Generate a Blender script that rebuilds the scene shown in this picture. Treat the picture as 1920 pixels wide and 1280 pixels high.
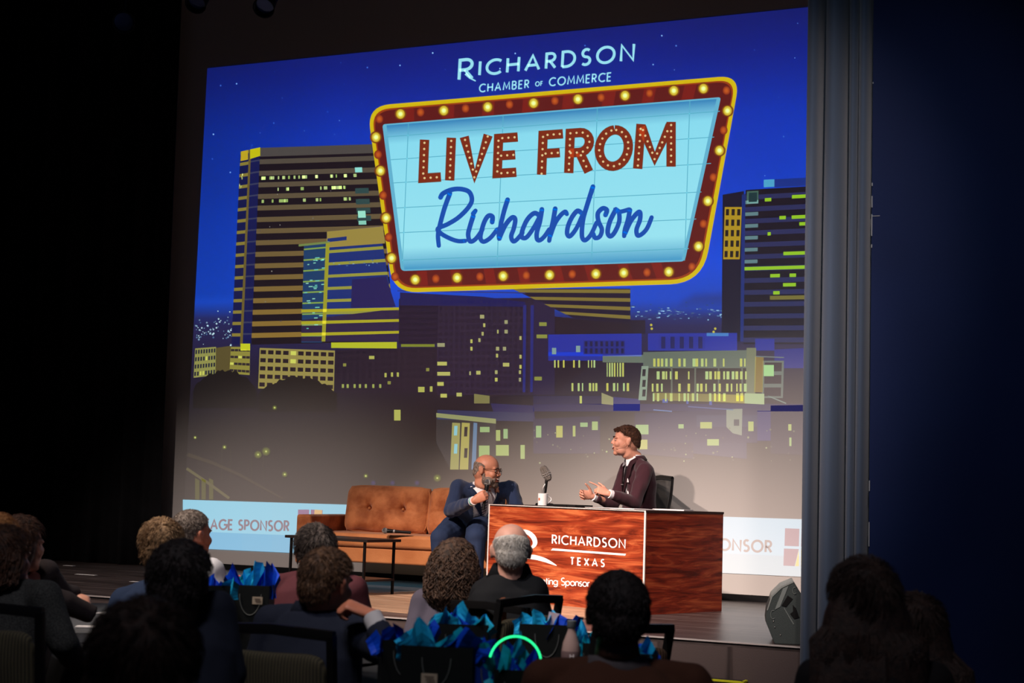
import bpy, bmesh, math, random
from mathutils import Vector, Matrix, Euler, noise
D = bpy.data; SC = bpy.context.scene; COL = SC.collection
for o in list(D.objects): D.objects.remove(o)
PI = math.pi
def V(*a): return Vector(a) if len(a) == 3 else Vector((a[0], a[1], 0))

# ------------------------------------------------------------ camera
FPX, YAW, PIT, ROL = 2832.2, .4227, .0983, .0324
SZ = .56                                   # stage height above the house floor
CAM = V(9.330, -12.752, .875 + SZ)
_f = V(-math.sin(YAW)*math.cos(PIT), math.cos(YAW)*math.cos(PIT), math.sin(PIT))
_r = V(math.cos(YAW), math.sin(YAW), 0); _u = _r.cross(_f)
RT = _r*math.cos(ROL) + _u*math.sin(ROL); UP = _u*math.cos(ROL) - _r*math.sin(ROL); FW = _f
cd = D.cameras.new('camera'); cam = D.objects.new('camera', cd); COL.objects.link(cam)
cam.matrix_world = Matrix(((RT.x, UP.x, -FW.x, CAM.x), (RT.y, UP.y, -FW.y, CAM.y), (RT.z, UP.z, -FW.z, CAM.z), (0, 0, 0, 1)))
cd.sensor_width = 36; cd.lens = FPX/1920*36; cd.clip_end = 200
cd.dof.use_dof = True; cd.dof.focus_distance = 12.0; cd.dof.aperture_fstop = 4.2
SC.camera = cam
# measuring helpers: where a sight line of the camera meets a distance, a level or an upright plane
def ray(x, y): return FW + RT*((x-960)/FPX) - UP*((y-640)/FPX)
def atD(x, y, d): return CAM + ray(x, y)*d
def atZ(x, y, z): r = ray(x, y); return CAM + r*((z-CAM.z)/r.z)
def atP(x, y, o, n): r = ray(x, y); return CAM + r*((o-CAM).dot(n)/r.dot(n))

# ------------------------------------------------------------ world, lights, exposure
w = D.worlds.new('world'); SC.world = w; w.use_nodes = True
w.node_tree.nodes['Background'].inputs[0].default_value = (.30, .42, .80, 1)
w.node_tree.nodes['Background'].inputs[1].default_value = .022
SC.view_settings.view_transform = 'Standard'; SC.view_settings.look = 'None'
SC.view_settings.exposure = 0; SC.view_settings.gamma = 1; SC.view_settings.use_curve_mapping = False
def spot(name, loc, tgt, power, col, size, blend, rad=.12):
    l = D.lights.new(name, 'SPOT'); l.energy = power; l.color = col; l.spot_size = math.radians(size); l.spot_blend = blend
    l.shadow_soft_size = rad; o = D.objects.new(name, l); COL.objects.link(o); o.location = loc
    o.rotation_euler = (Vector(tgt)-Vector(loc)).to_track_quat('-Z', 'Y').to_euler(); return o
spot('key_spot', (2.0, -8.8, 6.9), (4.3, -1.9, .42), 4800, (1, .78, .69), 33, 1)
spot('centre_spot', (5.0, -9.2, 6.9), (6.3, -.9, .3), 3500, (1, .79, .72), 31, 1)
spot('left_spot', (-.5, -9.0, 6.9), (1.0, -2.2, .3), 2100, (1, .82, .77), 37, 1)
spot('cross_spot', (8.9, -8.6, 6.9), (5.4, -1.7, .5), 1100, (1, .82, .74), 32, 1)
spot('house_spill', (3.2, -9.2, 7.0), (5.5, -6.5, 1.0), 1900, (1, .84, .72), 30, 1, .3)
spot('table_fill', (6.0, -10.6, 6.5), (6.9, -7.0, .9), 900, (1, .9, .82), 26, 1, .3)  # extra lamp added to brighten the bags and tissue
spot('curtain_fill', (8.4, -9.4, 6.0), (7.30, -3.7, 2.6), 190, (.66, .80, 1), 40, 1, .1)  # lamp added to lift the curtain, stands for no fixture
spot('foreground_fill', (7.6, -12.6, 7.6), (6.6, -7.6, .9), 560, (.95, .92, 1), 46, 1, .6)  # added fill from behind the camera, lifts the dark foreground
spot('blue_wash', (10.6, -11.6, 5.5), (8.9, -3.7, 1.6), 34, (.10, .34, 1), 40, 1, .3)

# ------------------------------------------------------------ tags
def tag(o, label=None, cat=None, group=None, kind=None):
    if label: o['label'] = label
    if cat: o['category'] = cat
    if group: o['group'] = group
    if kind: o['kind'] = kind
    return o
def empty(name, loc, rz=0, label=None, cat=None, group=None):
    o = D.objects.new(name, None); COL.objects.link(o); o.location = loc; o.rotation_euler = (0, 0, rz); o.empty_display_size = .1
    return tag(o, label, cat, group)
def copy_tree(o, parent=None):
    c = o.copy(); COL.objects.link(c); c.parent = parent
    for ch in [x for x in D.objects if x.parent == o]: copy_tree(ch, c)
    return c

# ------------------------------------------------------------ materials
def srgb(c):
    return tuple(((x/255)/12.92 if x/255 <= .04045 else ((x/255+.055)/1.055)**2.4) for x in c)
MATS = {}
def mat(name, rgb, rough=.7, metal=0, bump=0, bscale=200, var=0, vscale=6, spec=.3, rgb2=None, stretch=None, trans=0, sheen=0, emit=None, es=0, alpha=1, coat=0):
    if name in MATS: return MATS[name]
    m = D.materials.new(name); m.use_nodes = True; nt = m.node_tree; N = nt.nodes; L = nt.links; b = N['Principled BSDF']
    c = srgb(rgb); b.inputs['Base Color'].default_value = (*c, 1); b.inputs['Roughness'].default_value = rough
    b.inputs['Metallic'].default_value = metal; b.inputs['Specular IOR Level'].default_value = spec
    b.inputs['Transmission Weight'].default_value = trans; b.inputs['Sheen Weight'].default_value = sheen; b.inputs['Alpha'].default_value = alpha
    b.inputs['Coat Weight'].default_value = coat
    if emit: b.inputs['Emission Color'].default_value = (*srgb(emit), 1); b.inputs['Emission Strength'].default_value = es
    tc = N.new('ShaderNodeTexCoord'); mp = N.new('ShaderNodeMapping'); L.new(tc.outputs['Object'], mp.inputs[0])
    if stretch: mp.inputs['Scale'].default_value = stretch
    if var or rgb2:
        n = N.new('ShaderNodeTexNoise'); n.inputs['Scale'].default_value = vscale; n.inputs['Detail'].default_value = 5; L.new(mp.outputs[0], n.inputs[0])
        r = N.new('ShaderNodeValToRGB'); r.color_ramp.elements[0].position = .35; r.color_ramp.elements[1].position = .65
        c2 = srgb(rgb2) if rgb2 else tuple(min(1, x*(1+var)) for x in c); c1 = c if rgb2 else tuple(x*(1-var) for x in c)
        r.color_ramp.elements[0].color = (*c1, 1); r.color_ramp.elements[1].color = (*c2, 1)
        L.new(n.outputs[0], r.inputs[0]); L.new(r.outputs[0], b.inputs['Base Color'])
    if bump:
        n2 = N.new('ShaderNodeTexNoise'); n2.inputs['Scale'].default_value = bscale; n2.inputs['Detail'].default_value = 3; L.new(mp.outputs[0], n2.inputs[0])
        bp = N.new('ShaderNodeBump'); bp.inputs['Strength'].default_value = bump; bp.inputs['Distance'].default_value = .01
        L.new(n2.outputs[0], bp.inputs['Height']); L.new(bp.outputs[0], b.inputs['Normal'])
    MATS[name] = m; return m
def grain(name, dark, mid, light, axis=0, scale=1.0, rough=.35, plank=None, coat=0, contrast=(.3, .52, .72)):
    """wood grain running along `axis` of the object"""
    m = D.materials.new(name); m.use_nodes = True; nt = m.node_tree; N = nt.nodes; L = nt.links; b = N['Principled BSDF']
    b.inputs['Roughness'].default_value = rough; b.inputs['Coat Weight'].default_value = coat; b.inputs['Coat Roughness'].default_value = .15
    tc = N.new('ShaderNodeTexCoord'); mp = N.new('ShaderNodeMapping'); L.new(tc.outputs['Object'], mp.inputs[0])
    s = [7*scale]*3; s[axis] = .8*scale; mp.inputs['Scale'].default_value = s
    n = N.new('ShaderNodeTexNoise'); n.inputs['Scale'].default_value = 1.6; n.inputs['Detail'].default_value = 9; n.inputs['Roughness'].default_value = .62; n.inputs['Distortion'].default_value = 1.1
    L.new(mp.outputs[0], n.inputs[0])
    r = N.new('ShaderNodeValToRGB'); e = r.color_ramp.elements
    e[0].position = contrast[0]; e[0].color = (*srgb(dark), 1); e[1].position = contrast[2]; e[1].color = (*srgb(light), 1)
    k = e.new(contrast[1]); k.color = (*srgb(mid), 1); L.new(n.outputs[0], r.inputs[0])
    mp2 = N.new('ShaderNodeMapping'); s2 = [60*scale]*3; s2[axis] = 2.2*scale; mp2.inputs['Scale'].default_value = s2; L.new(tc.outputs['Object'], mp2.inputs[0])
    n2 = N.new('ShaderNodeTexNoise'); n2.inputs['Scale'].default_value = 1.2; n2.inputs['Detail'].default_value = 4; L.new(mp2.outputs[0], n2.inputs[0])
    mx = N.new('ShaderNodeMix'); mx.data_type = 'RGBA'; mx.blend_type = 'MULTIPLY'; mx.inputs[0].default_value = .7
    r2 = N.new('ShaderNodeValToRGB'); r2.color_ramp.elements[0].position = .3; r2.color_ramp.elements[0].color = (.45, .4, .4, 1); r2.color_ramp.elements[1].position = .6
    L.new(n2.outputs[0], r2.inputs[0]); L.new(r.outputs[0], mx.inputs[6]); L.new(r2.outputs[0], mx.inputs[7])
    out = mx.outputs[2]
    if plank:
        bt = N.new('ShaderNodeTexBrick'); mp3 = N.new('ShaderNodeMapping'); L.new(tc.outputs['Object'], mp3.inputs[0])
        L.new(mp3.outputs[0], bt.inputs[0]); bt.inputs['Scale'].default_value = 1; bt.inputs['Brick Width'].default_value = 1.2; bt.inputs['Row Height'].default_value = plank
        bt.inputs['Mortar Size'].default_value = .004; bt.inputs['Color1'].default_value = (1, 1, 1, 1); bt.inputs['Color2'].default_value = (.62, .62, .62, 1); bt.inputs['Mortar'].default_value = (.15, .15, .15, 1)
        m2 = N.new('ShaderNodeMix'); m2.data_type = 'RGBA'; m2.blend_type = 'MULTIPLY'; m2.inputs[0].default_value = 1
        L.new(out, m2.inputs[6]); L.new(bt.outputs[0], m2.inputs[7]); out = m2.outputs[2]
    L.new(out, b.inputs['Base Color']); MATS[name] = m; return m
def stripes(name, c1, c2, scale, axis='X', rough=.9, bump=.3):
    if name in MATS: return MATS[name]
    m = D.materials.new(name); m.use_nodes = True; nt = m.node_tree; N = nt.nodes; L = nt.links; b = N['Principled BSDF']; b.inputs['Roughness'].default_value = rough
    tc = N.new('ShaderNodeTexCoord'); wv = N.new('ShaderNodeTexWave'); wv.bands_direction = axis; wv.inputs['Scale'].default_value = scale; wv.inputs['Distortion'].default_value = .6; wv.inputs['Detail'].default_value = 2
    L.new(tc.outputs['Object'], wv.inputs[0]); r = N.new('ShaderNodeValToRGB'); r.color_ramp.elements[0].color = (*srgb(c1), 1); r.color_ramp.elements[1].color = (*srgb(c2), 1)
    L.new(wv.outputs[1], r.inputs[0]); L.new(r.outputs[0], b.inputs['Base Color'])
    bp = N.new('ShaderNodeBump'); bp.inputs['Strength'].default_value = bump; bp.inputs['Distance'].default_value = .01; L.new(wv.outputs[1], bp.inputs['Height']); L.new(bp.outputs[0], b.inputs['Normal'])
    MATS[name] = m; return m

# ------------------------------------------------------------ mesh builder
class MB:
    def __init__(s): s.v = []; s.f = []; s.c = []
    def add(s, vs, fs, col=None):
        n = len(s.v); s.v += [tuple(p) for p in vs]; s.f += [tuple(i+n for i in f) for f in fs]; s.c += [col]*len(fs); return s
    def box(s, c, d, rot=None, M=None):
        c = Vector(c); vs = []
        R = Euler(rot).to_matrix() if rot else Matrix.Identity(3)
        for x in (-.5, .5):
            for y in (-.5, .5):
                for z in (-.5, .5): vs.append(c + R @ V(x*d[0], y*d[1], z*d[2]))
        return s.add(vs, [(0, 1, 3, 2), (4, 6, 7, 5), (0, 4, 5, 1), (2, 3, 7, 6), (0, 2, 6, 4), (1, 5, 7, 3)])
    def ell(s, c, r, M=None, nu=20, nv=14, col=None):
        c = Vector(c); vs = []; fs = []
        if not hasattr(r, '__len__'): r = (r, r, r)
        for j in range(nv+1):
            t = PI*j/nv
            for i in range(nu):
                a = 2*PI*i/nu; p = V(r[0]*math.sin(t)*math.cos(a), r[1]*math.sin(t)*math.sin(a), r[2]*math.cos(t))
                vs.append(c + (M @ p if M else p))
        for j in range(nv):
            for i in range(nu):
                k = (i+1) % nu
                fs.append((j*nu+i, (j+1)*nu+i, (j+1)*nu+k, j*nu+k))
        return s.add(vs, fs, col)
    def loft(s, pts, rad, side=(1, 0, 0), n=20, cap=True, p=2.0, col=None):
        """elliptic rings along a path; rad = r or (rx, ry), side = direction of rx"""
        pts = [Vector(q) for q in pts]; side = Vector(side); vs = []; fs = []
        m = len(pts)
        for k, q in enumerate(pts):
            t = (pts[min(k+1, m-1)] - pts[max(k-1, 0)]).normalized()
            a = side - t*side.dot(t)
            if a.length < 1e-4: a = t.orthogonal()
            a.normalize(); b = t.cross(a)
            r = rad[k]; rx, ry = r if hasattr(r, '__len__') else (r, r)
            for i in range(n):
                h = 2*PI*i/n; cx, sx = math.cos(h), math.sin(h)
                e = 2/p; vs.append(q + a*(rx*math.copysign(abs(cx)**e, cx)) + b*(ry*math.copysign(abs(sx)**e, sx)))
        for k in range(m-1):
            for i in range(n):
                j = (i+1) % n; fs.append((k*n+i, k*n+j, (k+1)*n+j, (k+1)*n+i))
        if cap: fs.append(tuple(range(n))[::-1]); fs.append(tuple(range((m-1)*n, m*n)))
        return s.add(vs, fs, col)
    def cap(s, p0, r0, p1, r1, n=14):
        p0 = Vector(p0); p1 = Vector(p1); d = (p1-p0); l = d.length or 1e-6; d = d/l
        pts = []; rr = []
        for k in range(6):
            a = PI/2*k/5; pts.append(p0 - d*r0*math.cos(a)); rr.append(max(r0*math.sin(a), 1e-4))
        for k in range(6):
            a = PI/2*k/5; pts.append(p1 + d*r1*math.sin(a)); rr.append(max(r1*math.cos(a), 1e-4))
        return s.loft(pts, rr, side=d.orthogonal(), n=n)
    def prism(s, poly, d, col=None):
        """poly: list of 3D points (planar), extruded along d"""
        poly = [Vector(p) for p in poly]; d = Vector(d); n = len(poly)
        return s.add(poly + [p+d for p in poly], [tuple(range(n))[::-1], tuple(range(n, 2*n))] + [(i, (i+1) % n, n+(i+1) % n, n+i) for i in range(n)], col)
    def lathe(s, prof, c=(0, 0, 0), n=28, M=None):
        c = Vector(c); vs = []; fs = []
        for r, z in prof:
            for i in range(n):
                a = 2*PI*i/n; p = V(r*math.cos(a), r*math.sin(a), z); vs.append(c + (M @ p if M else p))
        for k in range(len(prof)-1):
            for i in range(n):
                j = (i+1) % n; fs.append((k*n+i, k*n+j, (k+1)*n+j, (k+1)*n+i))
        fs.append(tuple(range(n))[::-1]); fs.append(tuple(range((len(prof)-1)*n, len(prof)*n)))
        return s.add(vs, fs)
    def mesh(s, name):
        me = D.meshes.new(name); me.from_pydata(s.v, [], s.f)
        if any(c is not None for c in s.c):
            at = me.color_attributes.new('Col', 'FLOAT_COLOR', 'CORNER'); i = 0
            for f, c in zip(me.polygons, s.c):
                c = c or (0, 0, 0)
                for k, li in enumerate(f.loop_indices):
                    cc = c[k] if hasattr(c[0], '__len__') else c
                    at.data[li].color = (*cc, 1)
        me.validate(); return me
    def obj(s, name, m, parent=None, smooth=True, bevel=0, recalc=True, sub=0, angle=40):
        me = s.mesh(name); o = D.objects.new(name, me); COL.objects.link(o); o.parent = parent
        if m: me.materials.append(m)
        if recalc:
            bm = bmesh.new(); bm.from_mesh(me); bmesh.ops.recalc_face_normals(bm, faces=bm.faces); bm.to_mesh(me); bm.free()
        if smooth:
            for f in me.polygons: f.use_smooth = True
            try: me.set_sharp_from_angle(angle=math.radians(angle))
            except Exception: pass
        if bevel:
            b = o.modifiers.new('bevel', 'BEVEL'); b.width = bevel; b.segments = 3; b.limit_method = 'ANGLE'; b.harden_normals = False
        if sub:
            b = o.modifiers.new('sub', 'SUBSURF'); b.levels = sub; b.render_levels = sub
        return o
def remesh(mb, name, m, parent, voxel=.008, smooth=5, keep=None, solid=0, disp=None):
    me = mb.mesh('tmp'); t = D.objects.new('tmp', me); COL.objects.link(t)
    r = t.modifiers.new('r', 'REMESH'); r.mode = 'VOXEL'; r.voxel_size = voxel
    if smooth: q = t.modifiers.new('s', 'SMOOTH'); q.factor = .5; q.iterations = smooth
    dg = bpy.context.evaluated_depsgraph_get(); me2 = D.meshes.new_from_object(t.evaluated_get(dg)); D.objects.remove(t); D.meshes.remove(me)
    me2.name = name
    if disp:
        for v, n in zip(me2.vertices, [x.vector.copy() for x in me2.vertex_normals]): v.co = v.co + n*disp(v.co)
    if keep:
        bm = bmesh.new(); bm.from_mesh(me2)
        bmesh.ops.delete(bm, geom=[f for f in bm.faces if not keep(f.calc_center_median())], context='FACES')
        for _ in range(3):
            be = {v for e in bm.edges if e.is_boundary for v in e.verts}
            bmesh.ops.smooth_vert(bm, verts=list(be), factor=.5, use_axis_x=True, use_axis_y=True, use_axis_z=True)
        bm.to_mesh(me2); bm.free()
    o = D.objects.new(name, me2); COL.objects.link(o); o.parent = parent; me2.materials.clear(); me2.materials.append(m)
    for f in me2.polygons: f.use_smooth = True
    if solid: q = o.modifiers.new('solid', 'SOLIDIFY'); q.thickness = solid; q.offset = -1
    return o
# ------------------------------------------------------------ the setting
black_wool = mat('black_wool', (13, 13, 15), .95, bump=.3, bscale=300, var=.3)
dark_paint = mat('dark_paint', (20, 19, 20), .9, var=.2)
navy_paint = mat('navy_paint', (8, 30, 76), .75, bump=.05, bscale=60, var=.06, vscale=2)
carpet = mat('dark_carpet', (34, 30, 32), 1, bump=.5, bscale=400, var=.3, vscale=20)
vinyl = grain('dark_vinyl_planks', (62, 54, 52), (88, 78, 75), (120, 108, 104), 0, 1.0, .33, plank=.16)
MATS['dark_vinyl_planks'].node_tree.nodes['Principled BSDF'].inputs['Specular IOR Level'].default_value = .5
steel = mat('brushed_steel', (190, 185, 180), .3, 1)
black_metal = mat('black_metal', (18, 18, 19), .45, .3)
def struct(o, kind='structure'): o['kind'] = kind; return o
def quadbox(name, x0, x1, y0, y1, z0, z1, m, kind='structure', parent=None, bevel=0):
    o = MB().box(((x0+x1)/2, (y0+y1)/2, (z0+z1)/2), (x1-x0, y1-y0, z1-z0)).obj(name, m, parent, smooth=False, bevel=bevel)
    if kind: o['kind'] = kind
    return o
YF = -3.66
quadbox('floor', -6, 13, -15, .6, -.1, 0, carpet)
quadbox('ceiling', -6, 13, -15, .6, 8.5, 8.6, dark_paint)
quadbox('wall_back', -6, 13, .35, .5, 0, 8.5, dark_paint)
quadbox('wall_left', -6.1, -6, -15, .5, 0, 8.5, dark_paint)
quadbox('wall_right', 7.63, 13, -3.84, -3.62, 0, 8.5, navy_paint)
tr = MB()
for z0, z1 in ((.6, 1.02), (1.18, 1.32), (1.5, 1.56), (2.93, 2.95), (3.0, 3.13), (3.17, 3.24), (3.3, 3.32), (3.92, 3.93)):
    tr.box((7.632, -3.845, (z0+z1)/2), (.006, .004, z1-z0))
tr.box((7.655, -3.8415, 3.12), (.045, .002, .004))
struct(tr.obj('trim_1', mat('chipped_edge', (150, 155, 160), .7), smooth=False))
# stage: deck, metal lip along the front, pleated skirt
stg = empty('stage_platform', (0, 0, 0), 0); stg['kind'] = 'structure'
o = quadbox('deck', -5.9, 9.2, YF, .3, SZ-.05, SZ, vinyl, None, stg)
o = quadbox('edge_lip', -5.9, 9.2, YF-.010, YF+.004, SZ-.006, SZ+.003, mat('lip_metal', (214, 206, 200), .4, .2), None, stg)
sk = MB(); n = 2600; pts = []
rnd = random.Random(5)
x = -5.9; folds = []
while x < 9.2: folds.append(x); x += rnd.uniform(.42, .62)
def skirt_y(x, t):
    y = 0
    for fx in folds:
        d = (x-fx)/(.008+.016*t)
        if abs(x-fx) < .3: y += (.05*t+.03)*math.exp(-d*d) - .016*t*math.exp(-((x-fx-.07)/.04)**2) - .012*t*math.exp(-((x-fx+.06)/.04)**2)
    return YF - .05 + y*.8 + .012*t*noise.noise(V(x*3, t*1.5, 2))
xs = [-5.9 + 15.1*i/n for i in range(n+1)]; nz = 5; vs = []; fs = []
for j in range(nz+1):
    t = j/nz
    for x in xs: vs.append((x, skirt_y(x, t), SZ-.025-(SZ-.03)*t))
for j in range(nz):
    for i in range(n): a = j*(n+1)+i; fs.append((a, a+1, a+n+2, a+n+1))
sk.add(vs, fs); sk.obj('pleated_skirt', mat('skirt_cloth', (92, 80, 77), .95, bump=.2, bscale=250), stg)
# low stage step with bright edge tape
st = empty('stage_step', (6.48, -3.765, 0), 0, 'low dark step unit with bright yellow edge tape in front of the stage skirt', 'step')
mb = MB().box((0, 0, .1725), (.82, .09, .345)); mb.obj('step_body', mat('step_grey', (48, 42, 42), .9), st, False, .004)
tp = MB().box((0, -.0465, .341), (.822, .004, .010)).box((.4115, 0, .341), (.004, .092, .010)); tp.box((0, -.042, .3465), (.822, .008, .003)); tp.box((.405, 0, .3465), (.014, .092, .003))
tp.obj('edge_tape', mat('yellow_tape', (225, 225, 40), .6), st, False)
# black stage drapes on the left, in front of the screen edge
def drape(name, x0, x1, y, z0, z1, m, seed, amp, period, label, cat, lean=0, depth=None, cols=500, group=None):
    rr = random.Random(seed); ph = [rr.uniform(0, 6) for _ in range(6)]; vs = []; fs = []; nz = 14
    root = empty(name, ((x0+x1)/2, y, z0), 0, label, cat, group)
    for j in range(nz+1):
        t = j/nz
        for i in range(cols+1):
            s = i/cols; xx = x0+(x1-x0)*s; k = xx*2*PI/period
            yy = amp*(math.sin(k+ph[0]+.5*math.sin(k*.37+ph[1])+.25*t)*.7 + .35*math.sin(k*1.9+ph[2]+.4*t) + .2*math.sin(k*3.3+ph[3]))
            vs.append((xx-(x0+x1)/2 + lean*t*(1 if s > .5 else 0)*(s-.5)*2, yy, (z1-z0)*t))
    for j in range(nz):
        for i in range(cols): a = j*(cols+1)+i; fs.append((a, a+1, a+cols+2, a+cols+1))
    o = MB().add(vs, fs).obj('drape_cloth', m, root); q = o.modifiers.new('solid', 'SOLIDIFY'); q.thickness = .006
    hm = MB().box((0, 0, .03), (x1-x0, .012, .0), None); return root
drape('stage_drape', -5.8, -.14, -.16, SZ+.005, 8.3, black_wool, 3, .05, .42, 'black pleated stage drape hanging on the left beside the projection screen', 'curtain', lean=-.13, cols=900)
# the grey-blue side curtain
cur = empty('side_curtain', (7.42, -3.76, .02), 0, 'tall grey-blue house curtain with deep vertical folds at right edge of the stage', 'curtain')
prof = [(-.235, .10), (-.225, -.02), (-.20, -.05), (-.165, -.055), (-.140, -.02), (-.128, .07), (-.112, .06), (-.095, -.02), (-.06, -.055), (-.02, -.062), (.02, -.035), (.045, .01), (.055, .085), (.07, .02), (.095, -.035), (.125, -.05), (.15, -.03), (.158, .0), (.168, -.05), (.195, -.085), (.225, -.085), (.245, -.05), (.252, .03), (.262, .09)]
def cr(P, n=6):
    out = []
    for i in range(len(P)-1):
        p0 = P[max(i-1, 0)]; p1 = P[i]; p2 = P[i+1]; p3 = P[min(i+2, len(P)-1)]
        for k in range(n):
            t = k/n; out.append(tuple(.5*((2*b)+(c-a)*t+(2*a-5*b+4*c-d)*t*t+(-a+3*b-3*c+d)*t**3) for a, b, c, d in zip(p0, p1, p2, p3)))
    out.append(tuple(P[-1])); return out
pf = cr(prof, 6); vs = []; fs = []; nz = 24; m_ = len(pf)
for j in range(nz+1):
    t = j/nz
    for i, (a, b) in enumerate(pf):
        sw = .02*math.sin(2.1*t+a*9)+.012*math.sin(5*t+a*21)
        vs.append((a*.80+sw*.25, b*(1.5-.2*t), 8.2*t))
for j in range(nz):
    for i in range(m_-1): a = j*m_+i; fs.append((a, a+1, a+m_+1, a+m_))
o = MB().add(vs, fs).obj('curtain_cloth', mat('grey_blue_velvet', (78, 92, 112), .95, bump=.25, bscale=350, sheen=.3), cur); o.location.x = -.012
q = o.modifiers.new('solid', 'SOLIDIFY'); q.thickness = .008
MB().box((0, 0, 8.18), (.52, .03, .06)).obj('heading_tape', black_metal, cur, False)

# ------------------------------------------------------------ projection screen and its picture
scr = empty('projection_screen', (3.4, 0, SZ), 0, 'huge projection screen showing a night skyline and a marquee sign, behind the sofa and desk', 'screen')
o = quadbox('screen_fabric', -.5-3.4, 8.6-3.4, .004, .02, .05, 7.4, mat('screen_white', (200, 196, 190), .95), None, scr)
o = quadbox('bottom_batten', -.5-3.4, 8.6-3.4, -.02, .03, .0, .055, black_metal, None, scr)
sm = D.materials.new('projected_light'); sm.use_nodes = True
N = sm.node_tree.nodes; b = N['Principled BSDF']; at = N.new('ShaderNodeAttribute'); at.attribute_name = 'Col'
b.inputs['Base Color'].default_value = (*srgb((200, 196, 190)), 1); b.inputs['Roughness'].default_value = .95
sm.node_tree.links.new(at.outputs['Color'], b.inputs['Emission Color']); b.inputs['Emission Strength'].default_value = 1.0
smd = sm.copy(); smd.name = 'projected_detail'
try: smd.cycles.emission_sampling = 'NONE'
except Exception: pass
ON = V(0, 1, 0)
def S(x, y, layer=0): p = atP(x, y, V(0, 0, 0), ON); return V(p.x-3.4, -.00006*layer, p.z-SZ)
def C3(c): return srgb(c)
def lerp(a, b, t): t = max(0, min(1, t)); return tuple(x+(y-x)*t for x, y in zip(a, b))
class Art(MB):
    """flat picture elements on one plane; pm maps photo coordinates to the plane"""
    def __init__(s, pm=S): MB.__init__(s); s.pm = pm
    def poly(s, pts, col, ly):
        cs = [C3(c) for c in col] if hasattr(col[0], '__len__') else C3(col)
        s.add([s.pm(x, y, ly) for x, y in pts], [tuple(range(len(pts)))], cs); return s
    def disc(s, x, y, r, c0, ly, c1=None, n=14, ry=None):
        ry = ry or r; a = [(x+r*math.cos(2*PI*i/n), y+ry*math.sin(2*PI*i/n)) for i in range(n)]
        if c1 is None: return s.poly(a, c0, ly)
        for i in range(n): s.poly([(x, y), a[i], a[(i+1) % n]], [c0, c1, c1], ly)
        return s
    def ribbon(s, pts, w, col, ly, w1=None, caps=False):
        w1 = w if w1 is None else w1; pts = [p for i, p in enumerate(pts) if i == 0 or math.dist(p, pts[i-1]) > .05]; n = len(pts); L = []; R = []
        for i, (x, y) in enumerate(pts):
            ax, ay = pts[max(i-1, 0)]; bx, by = pts[min(i+1, n-1)]
            if 0 < i < n-1:
                d1 = V(x-ax, y-ay).normalized(); d2 = V(bx-x, by-y).normalized(); t = (d1+d2)
                t = t.normalized() if t.length > 1e-3 else d1; k = 1/max(.66, t.dot(d1))
            else: t = V(bx-ax, by-ay).normalized(); k = 1
            h = (w + (w1-w)*i/max(1, n-1))/2*k
            L.append((x-t.y*h, y+t.x*h)); R.append((x+t.y*h, y-t.x*h))
        for i in range(n-1): s.poly([L[i], L[i+1], R[i+1], R[i]], col, ly+.1*(i % 3))
        if caps: s.disc(*pts[0], w/2, col, ly, n=10); s.disc(*pts[-1], w1/2, col, ly, n=10)
        return s
    def quadmap(s, Q): # Q: tl,tr,br,bl
        def f(u, v):
            a = lerp(Q[0], Q[1], u); b = lerp(Q[3], Q[2], u); return lerp(a, b, v)
        return f
    def cell(s, f, u0, u1, v0, v1, col, ly): return s.poly([f(u0, v0), f(u1, v0), f(u1, v1), f(u0, v1)], col, ly)
def arc(cx, cy, rx, ry, a0, a1, n=14): return [(cx+rx*math.cos(math.radians(a0+(a1-a0)*i/n)), cy+ry*math.sin(math.radians(a0+(a1-a0)*i/n))) for i in range(n+1)]
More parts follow.
